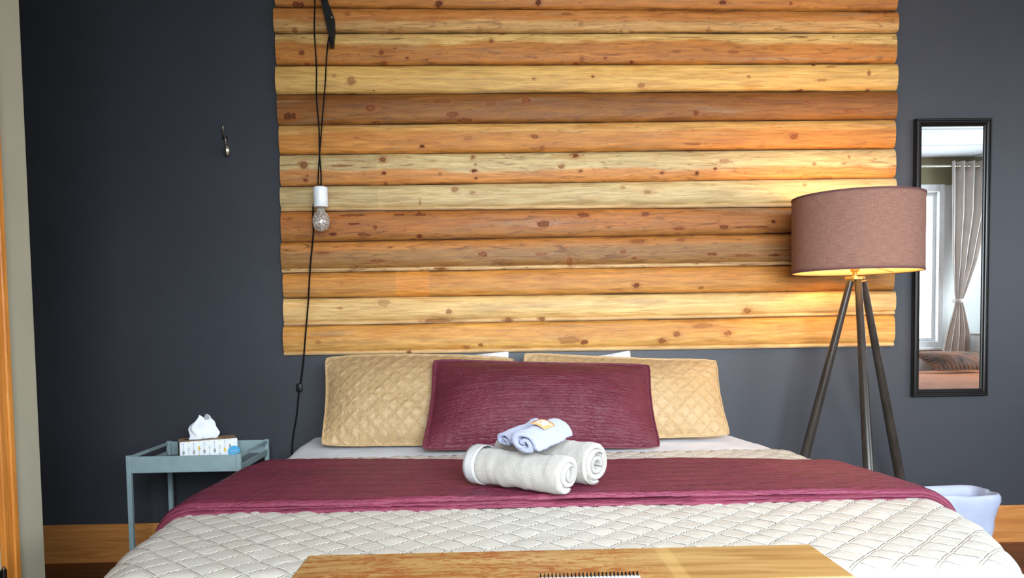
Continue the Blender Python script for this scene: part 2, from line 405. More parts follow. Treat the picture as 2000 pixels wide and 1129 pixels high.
# ------------------------------------------------------------------ headboard of half-log boards
def wood_board_mat():
    t = NT('knotty_pine_boards')
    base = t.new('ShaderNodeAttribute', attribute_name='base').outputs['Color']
    kd0 = t.new('ShaderNodeAttribute', attribute_name='knot').outputs['Fac']
    ki = t.new('ShaderNodeAttribute', attribute_name='knot_strength').outputs['Fac']
    gv = t.new('ShaderNodeAttribute', attribute_name='grain').outputs['Vector']
    mp = t.n.new('ShaderNodeMapping'); mp.inputs['Scale'].default_value = (0.9, 1, 1); t.l.new(gv, mp.inputs[0])
    def st(sx, sy):
        m = t.n.new('ShaderNodeMapping'); m.inputs['Scale'].default_value = (sx, sy, 1); t.l.new(gv, m.inputs[0]); return m.outputs[0]
    n1 = t.noise(st(1.6, 22), 3.0, 5, 0.6, 0.5)       # broad streaks
    n2 = t.noise(st(4, 190), 2.0, 4, 0.65, 0.2)       # fine grain
    n3 = t.noise(st(2.5, 9), 2.2, 5, 0.6, 0.7)        # blotches
    kd = t.math('MULTIPLY', kd0, t.maprange(t.noise(st(9, 16), 6.0, 3), 0.25, 0.75, 0.62, 1.42))
    n4 = t.noise(st(30, 60), 6.0, 2)                    # specks
    f = t.math('ADD', t.math('MULTIPLY', n1, 0.55), t.math('MULTIPLY', n2, 0.45))
    v = t.maprange(f, 0.36, 0.64, 0.62, 1.22)
    c = t.mix(1.0, base, t.new('ShaderNodeCombineColor', i_0=v, i_1=t.math('POWER', v, 1.2), i_2=t.math('POWER', v, 1.5)).outputs[0], 'MULTIPLY')
    n5 = t.noise(st(1.3, 60), 4.0, 5, 0.7, 0.3)         # thin grey-brown grain lines
    c = t.mix(t.maprange(n5, 0.56, 0.66, 0.0, 0.42), c, rgba(142, 94, 56))
    n6 = t.noise(st(1.0, 16), 1.7, 3, 0.5, 0.4)         # weathered grey sapwood stain
    c = t.mix(t.maprange(n6, 0.60, 0.72, 0.0, 0.38), c, rgba(150, 134, 108))
    # redder heartwood blotches
    c = t.mix(t.maprange(n3, 0.52, 0.72, 0.0, 0.55), c, t.mix(1.0, c, (0.86, 0.62, 0.42, 1), 'MULTIPLY'))
    # dark resin streaks
    sm = t.math('MULTIPLY', t.maprange(t.noise(st(1.1, 34), 2.6, 4, 0.55, 1.2), 0.60, 0.70, 0.0, 1.0), t.new('ShaderNodeAttribute', attribute_name='streak').outputs['Fac'])
    c = t.mix(t.math('MULTIPLY', sm, 0.75), c, rgba(96, 52, 26))
    n7 = t.noise(st(5, 26), 1.6, 5, 0.65, 1.6)         # smoky brown smudges
    c = t.mix(t.math('MULTIPLY', t.maprange(n7, 0.55, 0.68, 0.0, 0.9), t.new('ShaderNodeAttribute', attribute_name='streak').outputs['Fac']), c, rgba(104, 62, 30))
    # knots
    halo = t.math('MULTIPLY', t.maprange(kd, 1.0, 2.1, 1.0, 0.0), t.math('MULTIPLY', ki, 0.55))
    c = t.mix(halo, c, rgba(150, 82, 38))
    rings = t.math('SINE', t.math('MULTIPLY', kd, 13.0))
    kc = t.ramp(kd, [(0.0, rgba(90, 40, 10)), (0.5, rgba(146, 76, 24)), (0.80, rgba(70, 26, 4)), (1.0, rgba(116, 54, 14))])
    kc = t.mix(t.maprange(rings, -1, 1, 0.0, 0.35), kc, rgba(60, 28, 16))
    core = t.math('MULTIPLY', t.maprange(kd, 0.85, 1.12, 0.9, 0.0), ki, 0, True)
    c = t.mix(core, c, kc)
    dk = t.math('MULTIPLY', t.maprange(kd, 0.2, 0.7, 1.0, 0.0), t.maprange(ki, 0.8, 1.2, 0.0, 1.0))
    c = t.mix(dk, c, rgba(34, 18, 12))
    c = t.mix(t.maprange(n4, 0.74, 0.78, 0.0, 0.6), c, rgba(90, 48, 26))
    r = t.maprange(n1, 0.3, 0.7, 0.34, 0.50)
    r = t.math('ADD', r, t.math('MULTIPLY', core, 0.3))
    return t.out(c, r, t.bump(t.math('ADD', n2, t.math('MULTIPLY', n1, 0.8)), 0.4, 0.003), 0, 0.3)
M_board = wood_board_mat()
JL = [-97, -42, 14, 64, 128, 184, 244, 302, 364, 413, 473, 533, 583, 637, 695]
JR = [-94, -40, 22, 64, 124, 177, 233, 290, 347, 402, 452, 515, 567, 615, 677]
KN = """580 7 12 7 1;677 26 6 4 .6;856 5 7 6 1.1;1051 3 7 6 1.1;575 56 6 4 .7;980 62 8 4 .7;1106 26 12 3 .6;1135 46 6 5 .4;588 102 6 6 .9;598 124 6 4 .9;744 102 5 6 .9;749 121 5 5 .7;770 94 3 2 .8;795 112 4 3 .9;959 79 6 4 .8;834 115 4 3 .5;1126 123 8 4 1;1137 115 6 7 .6
685 157 8 9 .6;652 147 5 4 .4;1043 153 4 3 .6;729 175 2 2 .8;724 211 10 8 .8;734 239 10 4 .8;564 226 14 8 1.1;1028 195 10 6 .8;882 223 14 6 .7;908 233 16 4 .9;864 197 18 5 .6;959 202 14 4 .6;824 285 5 3.5 1.2;1044 266 9 5 .7;697 269 6 3 .4;1059 287 5 4 .5;913 269 9 5 .4;593 321 8 9 .8;595 351 5 4 1;600 343 3 2 1;747 310 8 7 .8;749 338 5 4 1.1;923 307 5 5 .8;926 333 5 4 1.1;929 347 3 3 1;928 321 3 2 1;1125 303 8 5 1;1097 325 6 6 .7;1134 334 5 3 .9;664 323 22 2.5 .8;752 357 4 3 .7;859 339 3 3 .6
1412 3 8 4 1.1;1546 5 4 4 .9;1390 21 60 3 .6;1720 20 40 6 .8;1254 166 9 5 .6;1158 149 3 3 .9;1463 149 4 3 .6;1699 142 4 6 .7;1605 156 12 3 .5;1624 129 10 2 .6;1591 124 4 3 1;1567 175 6 3 .8;1699 174 5 3 .8;1360 220 6 5.5 1;1578 198 6 3 .8;1461 199 4 3 .7;1667 216 24 5 .4;1552 266 9 6 .8;1358 280 22 3 .6;1417 315 16 5 .5;1362 338 4 4 1.1;1397 329 4 3 1.1;1293 337 5 3 .9;1591 319 4 3 .6;1573 361 5 4 .5;1660 306 3 5 .5;1235 119 5 3 1.1;1183 112 4 3 .8;1431 101 12 4 .5;1323 99 10 4 .5
888 370 7 6 .6;923 376 6 4 .5;820 394 1.6 7 .7;818 414 4 3 .9;690 420 34 2.5 .9;779 419 12 3 .9;820 419 14 3 1;693 437 15 2.5 1.1;733 444 4 5 .9;649 457 11 4 1.2;711 458 14 4 .9;818 461 6 4 1.2;1062 437 14 8 .9;1140 419 11 6 .9;861 524 16 3 .9;943 496 10 6 .7;736 509 18 4 .7;762 483 8 2 .7;1057 496 16 4 .5;1113 510 5 11 .6;628 494 18 3 .7;877 609 7 5 .7;749 592 14 8 .4;992 625 9 5 .8;1059 623 8 4 .8;664 602 6 3 .5;855 626 34 4 .6
620 668 5 4 .4;939 674 5 4 .8;798 688 5 4 .9;1112 664 26 9 .5;1141 668 7 6 .9;910 678 7 4 .5;1261 418 8 5 .9;1511 433 5 4 1.2;1415 443 10 5 .9;1470 443 50 2.5 .8;1327 446 14 4 .8;1245 471 16 5 .6;1217 492 7 4 .7;1240 504 8 3 .8;1390 496 12 4 .9;1454 499 24 3 .7;1514 498 18 2.5 1.1;1330 469 12 3 .6;1243 557 8 6 1;1369 562 7 3 .7;1206 565 22 2 .5;1461 606 9 6 .6;1265 375 7 5 .5;1217 365 5 4 .4;1375 636 26 6 .4;1422 651 11 6 .7;1323 652 7 7 .7;1295 666 9 6 .8"""
KN = [tuple(float(v) for v in s.split()) for ln in KN.split('\n') for s in ln.split(';') if s.strip()]
XH0, XH1 = -0.935, 1.838
# board colours: (upper tone, lower tone, position of the change from the top 0..1, streakiness, left tint, right tint)
T_or, T_pl, T_gy, T_br, T_tn = (188, 122, 58), (218, 178, 118), (210, 184, 142), (132, 82, 38), (222, 176, 108)
BC = [(T_or, T_pl, .5, .5), (T_pl, T_or, .4, .6), (T_br, T_or, .5, .8), (T_pl, T_or, .35, .8), (T_tn, T_tn, .5, .15), (T_br, (146, 94, 44), .5, .9),
      ((206, 156, 96), (198, 132, 66), .35, .5), (T_gy, (208, 140, 80), .6, .7), (T_gy, (214, 186, 140), .85, .3), ((176, 110, 56), (168, 112, 62), .7, 1.0),
      ((184, 120, 62), (158, 114, 70), .35, 1.0), ((200, 134, 66), (196, 136, 72), .5, .4), ((224, 184, 130), (222, 180, 126), .8, .15), ((208, 146, 76), (212, 160, 96), .5, .4)]
BC[2] = ((196, 128, 68), (206, 160, 104), .55, .8)
hb = empty('log_board_headboard', ((XH0+XH1)/2, -0.005, 0.922), 'wide headboard of stacked half-log knotty pine boards on the charcoal wall above the bed', 'headboard')
NX, NZ = 560, 24
def hhm(a, b): return float(np.mean(a-b))
for k in range(14):
    ztl, ztr = wp(545, JL[k], -.02)[2], wp(1743, JR[k], -.02)[2]
    zbl, zbr = wp(545, JL[k+1], -.02)[2], wp(1743, JR[k+1], -.02)[2]
    r = np.random.default_rng(40+k)
    s = np.linspace(0, 1, NX)
    xx = XH0 + (XH1-XH0)*s
    wavT = 0.0016*np.sin(s*r.uniform(6, 14)+r.uniform(0, 6)); wavB = 0.0016*np.sin(s*r.uniform(6, 14)+r.uniform(0, 6))
    zt = ztl+(ztr-ztl)*s; zb = zbl+(zbr-zbl)*s
    q = np.linspace(0, 1, NZ)                          # 0 bottom .. 1 top
    z = zb[:, None]+0.0008 + (zt-zb-0.0016)[:, None]*q[None]
    lip = 0.13 if k in (8, 10, 12, 13) else 0.0        # narrow lower lip of the tongue
    qq = np.clip((q-lip)/(1-lip), 0, 1)
    prof = 0.014 + 0.017*(np.clip(1-np.abs(2*qq-1)**3.0, 0, 1))**0.8
    prof[0] = 0.008; prof[-1] = 0.008
    if lip: prof = np.where(q < lip, 0.020, prof); prof[0] = 0.012
    dep = prof[None]*(1+0.05*smooth_noise((NX, NZ), (5, 1), 60+k)) + 0.0016*smooth_noise((NX, NZ), (26, 3), 80+k)
    endr = np.ones(NX); ex = r.uniform(-.005, .005, 2)
    X = xx[:, None] + (1-s)[:, None]*ex[0] + s[:, None]*ex[1] + np.zeros((1, NZ))
    V = np.stack([X, -0.004-dep, z], -1).reshape(-1, 3)
    # knots and grain
    kn = np.full((NX, NZ), 9.0); ks = np.zeros((NX, NZ)); bend = np.zeros((NX, NZ))
    for (px, py, rx, ry, st) in KN:
        c = wp(px, py, -.04); 
        ax, az = rx*3.46/1500*0.88, ry*3.46/1500*0.80
        zc = np.interp(c[0], xx, (zt+zb)/2); hh = np.interp(c[0], xx, (zt-zb))
        if abs(c[2]-zc) > hh*0.5: continue
        d = np.sqrt(((X-c[0])/ax)**2 + ((z-c[2])/az)**2)
        kn2 = d < kn; ks = np.where(kn2, st, ks); kn = np.minimum(kn, d)
        if ry > 3.9 and rx < 20: bend += np.exp(-((X-c[0])/(ax*2.2))**2 - ((z-c[2])/(az*2.5))**2)*np.tanh((z-c[2])/az*1.2)*az*0.8
    zrel = z - (zb)[:, None]
    G = np.stack([X + k*3.17, zrel - bend + k*1.31 + 0.004*smooth_noise((NX, NZ), (14, 1), 5+k), np.zeros_like(X)], -1).reshape(-1, 3)
    up, lo, th, stq = BC[k]
    up, lo = [np.clip(lin(c)*np.array([0.95, 0.95, 0.80]), 0, 1) for c in (up, lo)]
    edge = th + 0.10*smooth_noise((NX, NZ), (9, 1), 120+k) + 0.05*smooth_noise((NX, NZ), (40, 2), 140+k)
    tt = np.clip(((1-q)[None]-edge)/0.10+0.5, 0, 1)[..., None]
    col = up*(1-tt)+lo*tt
    mo = 1+0.10*smooth_noise((NX, NZ), (7, 1), 160+k)
    col = col*mo[..., None]
    je = np.minimum(q*hhm(zt, zb), (1-q)*hhm(zt, zb))[None]       # joint shadow and grime painted into the base colour along some joints
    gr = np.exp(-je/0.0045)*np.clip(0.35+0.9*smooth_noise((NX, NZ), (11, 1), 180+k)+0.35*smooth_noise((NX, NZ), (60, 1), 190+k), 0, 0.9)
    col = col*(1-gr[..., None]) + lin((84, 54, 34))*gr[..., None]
    if lip: col = np.where((q < lip)[None, :, None], lin((210, 172, 122)), col)
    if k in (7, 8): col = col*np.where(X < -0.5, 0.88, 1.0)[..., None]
    if k == 11:
        pv = ((X > wp(775, 555)[0]) & (X < wp(838, 555)[0]))[..., None]
        col = np.where(pv, lin((214, 140, 60)), col)
    C4 = np.concatenate([np.clip(col, 0, 1), np.ones((NX, NZ, 1))], -1).reshape(-1, 4)
    F = grid_faces(NX, NZ)
    # ends and back
    n0 = len(V); back = []
    for i, idx in enumerate((0, NX-1)):
        ring = list(range(idx*NZ, idx*NZ+NZ))
        b0 = n0+2*i; back += [(X[idx, 0], -0.002, z[idx, 0]), (X[idx, 0], -0.002, z[idx, -1])]
        F.append((ring+[b0+1, b0]) if i == 0 else ([b0, b0+1]+ring[::-1]))
    V = np.concatenate([V, np.array(back)]); 
    pad = lambda a, w: np.concatenate([a.reshape(len(V)-4, w), np.repeat(a.reshape(len(V)-4, w)[:1], 4, 0)])
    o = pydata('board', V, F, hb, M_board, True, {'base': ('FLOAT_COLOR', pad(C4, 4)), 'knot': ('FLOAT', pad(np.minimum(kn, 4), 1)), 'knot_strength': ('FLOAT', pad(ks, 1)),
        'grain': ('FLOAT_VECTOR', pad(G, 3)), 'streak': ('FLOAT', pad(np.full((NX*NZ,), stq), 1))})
    o.data.set_sharp_from_angle(angle=math.radians(60))
adopt(hb)

# ------------------------------------------------------------------ cloth over the bed
TOPZ = 0.556
YS = np.array([0.0, -.28, -.59, -.77, -.91, -1.48, -1.73, -1.96, -2.08, -2.2])[::-1]
ELv = (np.array([-.86, -.855, -.835, -.835, -.862, -.87, -.85, -.80, -.74, -.66])*1.02+.085)[::-1]
YS2 = np.array([0.0, -.2, -.45, -.85, -1.17, -1.43, -1.69, -1.91, -2.08, -2.2])[::-1]
ERv = (np.array([1.03, 1.06, 1.11, 1.13, 1.17, 1.205, 1.165, 1.085, 1.0, .9])*1.02-.072)[::-1]
def eL(y): return np.interp(y, YS, ELv)
def eR(y): return np.interp(y, YS2, ERv)
VFOOT = -1.97
def drape(U, Vy, lift=0.0, R=0.075, swing=0.05, top=TOPZ):
    """U across in metres from the centre x=.16 (arc length), Vy along (negative to the foot)."""
    y = np.maximum(Vy, VFOOT); b = np.maximum(VFOOT-Vy, 0)
    l, r = eL(y), eR(y); 
    x0 = U+0.16
    a = np.where(x0 < l, l-x0, np.where(x0 > r, x0-r, 0)); sg = np.where(x0 < l, -1.0, 1.0)
    rr = np.hypot(a, b)+1e-9; RR = R+lift
    over = rr > RR*PI/2
    g = np.where(over, RR + (rr-RR*PI/2)*swing, RR*np.sin(np.minimum(rr/RR, PI/2)))
    h = np.where(over, RR + (rr-RR*PI/2), RR*(1-np.cos(np.minimum(rr/RR, PI/2))))
    x = np.clip(x0, l, r) + sg*g*a/rr; yy = y - g*b/rr
    nx, ny, nz = sg*a/rr, -b/rr, np.ones_like(a)
    t = np.minimum(rr/RR, PI/2); N = np.stack([nx*np.sin(t), ny*np.sin(t), np.cos(t)], -1)
    P = np.stack([x, yy, top+lift-h], -1)
    return P, N, rr
def thicken(o, t, off=-1):
    m = o.modifiers.new('thickness', 'SOLIDIFY'); m.thickness = t; m.offset = off; return o
# bed: mattress and frame
bed = empty('bed', (0.16, -1.05, 0.0), 'king size bed with deep mattress, hidden under the cream coverlet and plum runner', 'bed')
def slab(lo, hi, bev, name, mat):
    return MB().box(lo, hi, bev, 4).build(name, mat, bed, True)
slab((-.71, -1.95, 0.30), (.93, -0.03, 0.546), 0.05, 'mattress', M_sheet)
slab((-.71, -1.95, 0.13), (.93, -0.03, 0.298), 0.01, 'box_spring', M_sheet)
for x in (-.64, .86):
    for y in (-1.88, -.12): MB().lathe([(0.028, 0), (0.035, 0.13)], (x, y, 0), 16).build('leg', M_black, bed, True)
adopt(bed)
def cloth_obj(name, P, UVv, mat, label, cat, n, m, thick, parent=None):
    V = P.reshape(-1, 3); o = pydata(name, V, grid_faces(n, m), parent, mat, True, {'cloth': ('FLOAT_VECTOR', UVv.reshape(-1, 3))})
    bm = bmesh.new(); bm.from_mesh(o.data); bmesh.ops.recalc_face_normals(bm, faces=bm.faces)
    if sum(f.normal.z for f in bm.faces) < 0: bmesh.ops.reverse_faces(bm, faces=bm.faces)
    bm.to_mesh(o.data); bm.free(); o.data.shade_smooth()
    if thick: thicken(o, thick)
    if label: tag(o, label, cat)
    return o
# sheet
u = np.linspace(-1.30, 1.40, 200); v = np.linspace(-0.02, -1.0, 70); U, Vy = np.meshgrid(u, v, indexing='ij')
P, N, rr = drape(U, Vy, 0.0, 0.05)
P += N*(0.0025*smooth_noise(U.shape, (16, 8), 3)+0.0012*smooth_noise(U.shape, (50, 14), 4))[..., None]
P[..., 2] = np.maximum(P[..., 2], 0.2)
fold = np.exp(-((Vy+0.605)/0.012)**2)*0.004 + (Vy < -0.605)*0.004
P += N*(fold)[..., None]
cloth_obj('bed_sheet', P, np.stack([U, Vy, 0*U], -1), M_sheet, 'smooth white bed sheet showing as a strip between the pillows and the plum runner', 'sheet', *U.shape, 0.002)
# coverlet
DQ = 0.088
def diamond(U, Vv, d):
    a = np.abs(((U+Vv)/d+0.5) % 1-0.5)*d; b = np.abs(((U-Vv)/d+0.5) % 1-0.5)*d
    return np.minimum(a, b)/(d/2)
u = np.arange(-1.36, 1.47, 0.0088); v = np.arange(-0.645, -2.50, -0.0088); U, Vy = np.meshgrid(u, v, indexing='ij')
P, N, rr = drape(U, Vy, 0.008, 0.09, 0.02)
dd = diamond(U, Vy, DQ)
P += N*(0.0045*(1-(1-np.clip(dd*1.8, 0, 1))**2)+0.0022*smooth_noise(U.shape, (60, 40), 8)+0.006*smooth_noise(U.shape, (9, 6), 9)*np.clip(rr*8, 0.3, 1))[..., None]
# hanging folds at foot and side
ff = np.clip((rr-0.12)/0.3, 0, 1)
P += N*(0.008*np.sin((U*11+Vy*9))*ff)[..., None]
cloth_obj('quilted_coverlet', P, np.stack([U, Vy, 0*U], -1), M_cover, 'cream satin coverlet quilted in large diamonds, spread over the foot of the bed', 'coverlet', *U.shape, 0.003)
# folded runner: three layers
rn = empty('bed_runner', (0.16, -1.1, TOPZ+0.02), 'folded plum quilted blanket laid as a band across the bed under the towels', 'blanket')
def runner_layer(name, y0, y1, lift, th, seed, cell=0.011, roll=0.012):
    u = np.arange(-1.16, 1.30, cell); v = np.linspace(0, 1, 64); Uu, Vv = np.meshgrid(u, v, indexing='ij')
    yb = y0 - 0.10*Uu + 0.012*smooth_noise(Uu.shape, (6, 1), seed)
    yf = y1 + 0.012*smooth_noise(Uu.shape, (8, 1), seed+1)[:, :1] + 0.004*smooth_noise(Uu.shape, (50, 1), seed+2)[:, :1]
    Y = yb+(yf-yb)*Vv
    P, N, rr = drape(Uu, Y, lift, 0.09)
    d = (1-Vv)*abs(y1-y0)                               # distance from the front edge: rolls over the fold
    edge = np.clip(1-d/roll, 0, 1); drop = (1-np.sqrt(np.clip(1-edge**2, 0, 1)))*th
    P -= N*drop[..., None]
    d2 = Vv*abs(y1-y0); e2 = np.clip(1-d2/roll, 0, 1); P -= N*((1-np.sqrt(np.clip(1-e2**2, 0, 1)))*th*0.8)[..., None]
    P += N*(0.0035*smooth_noise(Uu.shape, (12, 4), seed+3)+0.0012*smooth_noise(Uu.shape, (100, 24), seed+4)+0.001*np.sin(Vv*abs(y1-y0)/0.016*2*PI))[..., None]
    return cloth_obj(name, P, np.stack([Uu, Y, 0*Uu], -1), M_purple, None, None, *Uu.shape, 0.004, rn)
runner_layer('lower_layer', -0.89, -1.478, 0.0175, 0.005, 21)
runner_layer('middle_layer', -0.888, -1.468, 0.0235, 0.005, 31)
runner_layer('top_layer', -0.885, -1.452, 0.037, 0.0125, 41, roll=0.02)
adopt(rn)

# ------------------------------------------------------------------ pillows
def pillow(name, corners, T, mat, label, cat='pillow', group=None, quilt=None, flange=0.009, seed=0, bulge=(0.03, 0.03), depth_back=0.6, sag=0.0):
    TL, TR, BR, BL = [np.array(c, float) for c in corners]
    n, m = 110, 76
    s = np.linspace(-1, 1, n); t = np.linspace(-1, 1, m); S, Tt = np.meshgrid(s, t, indexing='ij')
    Hr = np.linalg.norm(TL-BL)/np.linalg.norm(TR-TL)
    def surf(sign):
        # concave sides between the pointed corners
        ps = S*(1-bulge[0]*(1-Tt**2)); pt = Tt*(1-bulge[1]*(1-S**2))
        cr_ = 0.045*(np.abs(S)**9)*(np.abs(Tt)**9); ps = ps*(1-cr_*Hr); pt = pt*(1-cr_)
        a, b = (ps+1)/2, (pt+1)/2
        P = (TL*(1-a)[..., None]+TR*a[..., None])*b[..., None] + (BL*(1-a)[..., None]+BR*a[..., None])*(1-b)[..., None]
        ex = (TR-TL+BR-BL)/2; ez = (TL-BL+TR-BR)/2
        Wd, Ht = np.linalg.norm(ex), np.linalg.norm(ez)
        Nn = np.cross(ex, ez); Nn /= np.linalg.norm(Nn)       # towards the viewer
        fl = flange/(Wd/2), flange/(Ht/2)
        es = np.clip((1-np.abs(S))/1.0-fl[0], 0, 1)/(1-fl[0]); et = np.clip((1-np.abs(Tt))-fl[1], 0, 1)/(1-fl[1])
        prof = (1-(1-es)**2.6)**0.75*(1-(1-et)**2.2)**0.75
        h = T*prof*(1+0.10*smooth_noise(S.shape, (3, 2), seed))
        uu, vv = S*Wd/2, Tt*Ht/2
        dsp = 0.004*smooth_noise(S.shape, (12, 8), seed+1)*prof
        if quilt == 'diamond': dsp = dsp + 0.0009*(1-(1-np.clip(diamond(uu, vv, 0.062)*1.8, 0, 1))**2)*np.clip(prof*2, 0, 1) + 0.0025*smooth_noise(S.shape, (50, 34), seed+2)
        if quilt == 'pleat': dsp = dsp + 0.0013*np.sin(vv/0.016*2*PI)*np.clip(prof*2, 0, 1)+0.0025*smooth_noise(S.shape, (5, 26), seed+2)*np.clip(prof*2, 0, 1)
        # gathers close to the seams
        edge = np.exp(-np.minimum((1-np.abs(S))*Wd/2, (1-np.abs(Tt))*Ht/2)/0.03)
        dsp = dsp + 0.0035*edge*np.sin(np.where((1-np.abs(S))*Wd < (1-np.abs(Tt))*Ht, vv, uu)*150+seed)*np.clip(prof*6, 0, 1)
        k = 1.0 if sign > 0 else depth_back
        P = P + Nn*((h+(dsp if sign > 0 else 0*dsp))*sign*k)[..., None]
        P[..., 2] -= sag*np.clip(Tt, 0, 1)*(1-S**2)
        return P, np.stack([uu, vv, 0*uu], -1)
    Pf, uvf = surf(1); Pb, uvb = surf(-1)
    N1 = n*m
    V = np.concatenate([Pf.reshape(-1, 3), Pb.reshape(-1, 3)]); UVv = np.concatenate([uvf.reshape(-1, 3), uvb.reshape(-1, 3)])
    F = grid_faces(n, m) + [tuple(reversed(f)) for f in grid_faces(n, m, False, N1)]
    me = bpy.data.meshes.new(name); me.from_pydata([tuple(x) for x in V.tolist()], [], F)
    a = me.attributes.new('cloth', 'FLOAT_VECTOR', 'POINT'); a.data.foreach_set('vector', np.asarray(UVv, np.float32).ravel())
    bm = bmesh.new(); bm.from_mesh(me); bmesh.ops.remove_doubles(bm, verts=bm.verts, dist=1e-5); bmesh.ops.recalc_face_normals(bm, faces=bm.faces); bm.to_mesh(me); bm.free()
    base = (BL+BR)/2
    root = empty(name, base, label, cat, group)
    new_obj('cover', me, root, mat)
    # piped edge
    ring = [Pf[i, 0] for i in range(0, n, 3)] + [Pf[n-1, j] for j in range(0, m, 3)] + [Pf[i, m-1] for i in range(n-1, -1, -3)] + [Pf[0, j] for j in range(m-1, -1, -3)]
    if flange > 0.004:
        pp = MB(); pp.tube(ring+[ring[0]], 0.0035, 6, False); o = pp.build('piping', mat, root, True, False)
        at = o.data.attributes.new('cloth', 'FLOAT_VECTOR', 'POINT')
    adopt(root)
    return root
pillow('pillow', [wp(698, 694, -.075), wp(996, 684, -.075), wp(985, 800, -.16), wp(705, 800, -.16)], 0.05, M_sheet, 'white pillow behind the left tan sham, only its top corners showing', group=None, seed=3, flange=0.003, bulge=(.02, .16), depth_back=.5)
pillow('pillow', [wp(1032, 690, -.075), wp(1232, 682, -.075), wp(1240, 800, -.16), wp(1035, 800, -.16)], 0.05, M_sheet, 'white pillow behind the right tan sham, one pointed corner showing above it', seed=4, flange=0.003, bulge=(.02, .20), depth_back=.5)
pillow('pillow_sham', [wp(634, 697, -.17), wp(1006, 699, -.17), wp(1000, 868, -.36), wp(626, 871, -.40)], 0.085, M_tan, 'tan quilted pillow sham at the left end of the bed, partly behind the plum one', quilt='diamond', seed=11, bulge=(.035, .0), sag=-0.012, depth_back=.4)
pillow('pillow_sham', [wp(1022, 688, -.17), wp(1400, 702, -.17), wp(1428, 851, -.36), wp(1010, 862, -.36)], 0.085, M_tan, 'tan quilted pillow sham at the right end, lit warm by the floor lamp', quilt='diamond', seed=12, bulge=(.035, .0), sag=.008, depth_back=.4)
pillow('body_pillow', [wp(845, 701, -.30), wp(1270, 711, -.30), wp(1292, 875, -.56), wp(822, 880, -.56)], 0.115, M_plum2, 'long plum quilted sham leaning in the middle in front of both tan shams', quilt='pleat', seed=13, bulge=(.035, .03), flange=0.012, depth_back=.3)

# ------------------------------------------------------------------ towels
def roll_mesh(name, A, B, rx, rz, turns, th, mat, parent, seed=0, gap=0.0006, ang0=-PI/2-0.25, nL=46, taper=0.0, squash=1.0, hemz=0, up=None, endbulge=0.006):
    """a cloth rolled up: spiral section swept from A to B"""
    A, B = np.array(A, float), np.array(B, float); ax = B-A; L = np.linalg.norm(ax); ax /= L
    upv = np.array([0, 0, 1.0]) if up is None else np.array(up, float); side = np.cross(ax, upv); side /= np.linalg.norm(side); upv = np.cross(side, ax)
    n = int(34*turns); th_ = np.linspace(0, 2*PI*turns, n)
    base = min(rx, rz); pitch = th+gap
    ro = base - pitch*th_/(2*PI); ro = np.maximum(ro, th*0.7); ri = np.maximum(ro-th, 0.001)
    a = ang0+th_
    def sec(r): return np.stack([np.cos(a)*r*rx/base, np.sin(a)*r*rz/base], -1)
    O, I = sec(ro), sec(ri)
    # rounded lips at both cloth ends
    prof = np.concatenate([O, I[::-1]]); arc = np.concatenate([th_*base, (th_*base)[::-1]])
    m = len(prof); ls = np.concatenate([[0, 0.0015, 0.004, 0.008], np.linspace(0.012, L-0.012, nL), [L-0.008, L-0.004, L-0.0015, L]])
    V, UVv = [], []
    lay = np.concatenate([th_, th_[::-1]])/(2*PI*turns)
    inw = np.concatenate([np.ones(n), -np.ones(n)])
    r = np.random.default_rng(seed); nz = smooth_noise((len(ls), m), (8, 10), seed); nz2 = smooth_noise((len(ls), m), (26, 60), seed+1)
    jag = smooth_noise((2, n), (1, 9), seed+3)*0.004
    for i, l in enumerate(ls):
        e = min(l, L-l); shrink = th*0.5*(1-math.sqrt(max(0, 1-max(0, 1-e/(th*0.5))**2)))
        lipoff = (endbulge*lay*(1 if l > L/2 else -1))*(1 if e < 0.012 else 0.0)
        p = prof.copy(); rad = np.linalg.norm(p, axis=1)+1e-9; dirn = p/rad[:, None]
        p = p - dirn*(shrink*inw)[:, None]*0.9 + dirn*((nz[i]*0.0035+nz2[i]*0.0018)*(min(1, max(.1, (l-hemz+.01)/.03)) if hemz else 1))[:, None]*np.where(inw > 0, 1, 0.5)[:, None]
        j = np.concatenate([jag[0 if l < L/2 else 1], jag[0 if l < L/2 else 1][::-1]])*(1 if e < 0.012 else 0)
        ll = l + lipoff + j
        P = A + ax*ll[:, None] + side*p[:, :1] + upv*p[:, 1:2]
        V.append(P); UVv.append(np.stack([np.full(m, l), arc, np.zeros(m)], -1))
    V = np.concatenate(V); UVv = np.concatenate(UVv); nl = len(ls)
    F = grid_faces(nl, m, True)
    for i in (0, nl-1):
        for k in range(n-1):
            f = (i*m+k, i*m+k+1, i*m+m-2-k, i*m+m-1-k); F.append(f if i else f[::-1])
    o = pydata(name, V, F, parent, mat, True, {'cloth': ('FLOAT_VECTOR', UVv)})
    bm = bmesh.new(); bm.from_mesh(o.data); bmesh.ops.recalc_face_normals(bm, faces=bm.faces); bm.to_mesh(o.data); bm.free(); o.data.shade_smooth()
    return o, (A, ax, side, upv, L)
RTOP = TOPZ+0.043
def sleeve(name, fr, rx, rz, l0, l1, mat, parent, a0, a1, lift=0.0014, n=30, k=5):
    A, ax, side, upv, L = fr; V = []; UVv = []
    for l in np.linspace(l0, l1, k):
        for a in np.linspace(a0, a1, n):
            V.append(A+ax*l+side*math.cos(a)*(rx+lift)+upv*math.sin(a)*(rz+lift)); UVv.append((l, a*rx, 0))
    o = pydata(name, V, grid_faces(k, n), parent, mat, True, {'cloth': ('FLOAT_VECTOR', np.array(UVv))}); return thicken(o, 0.002, 0)
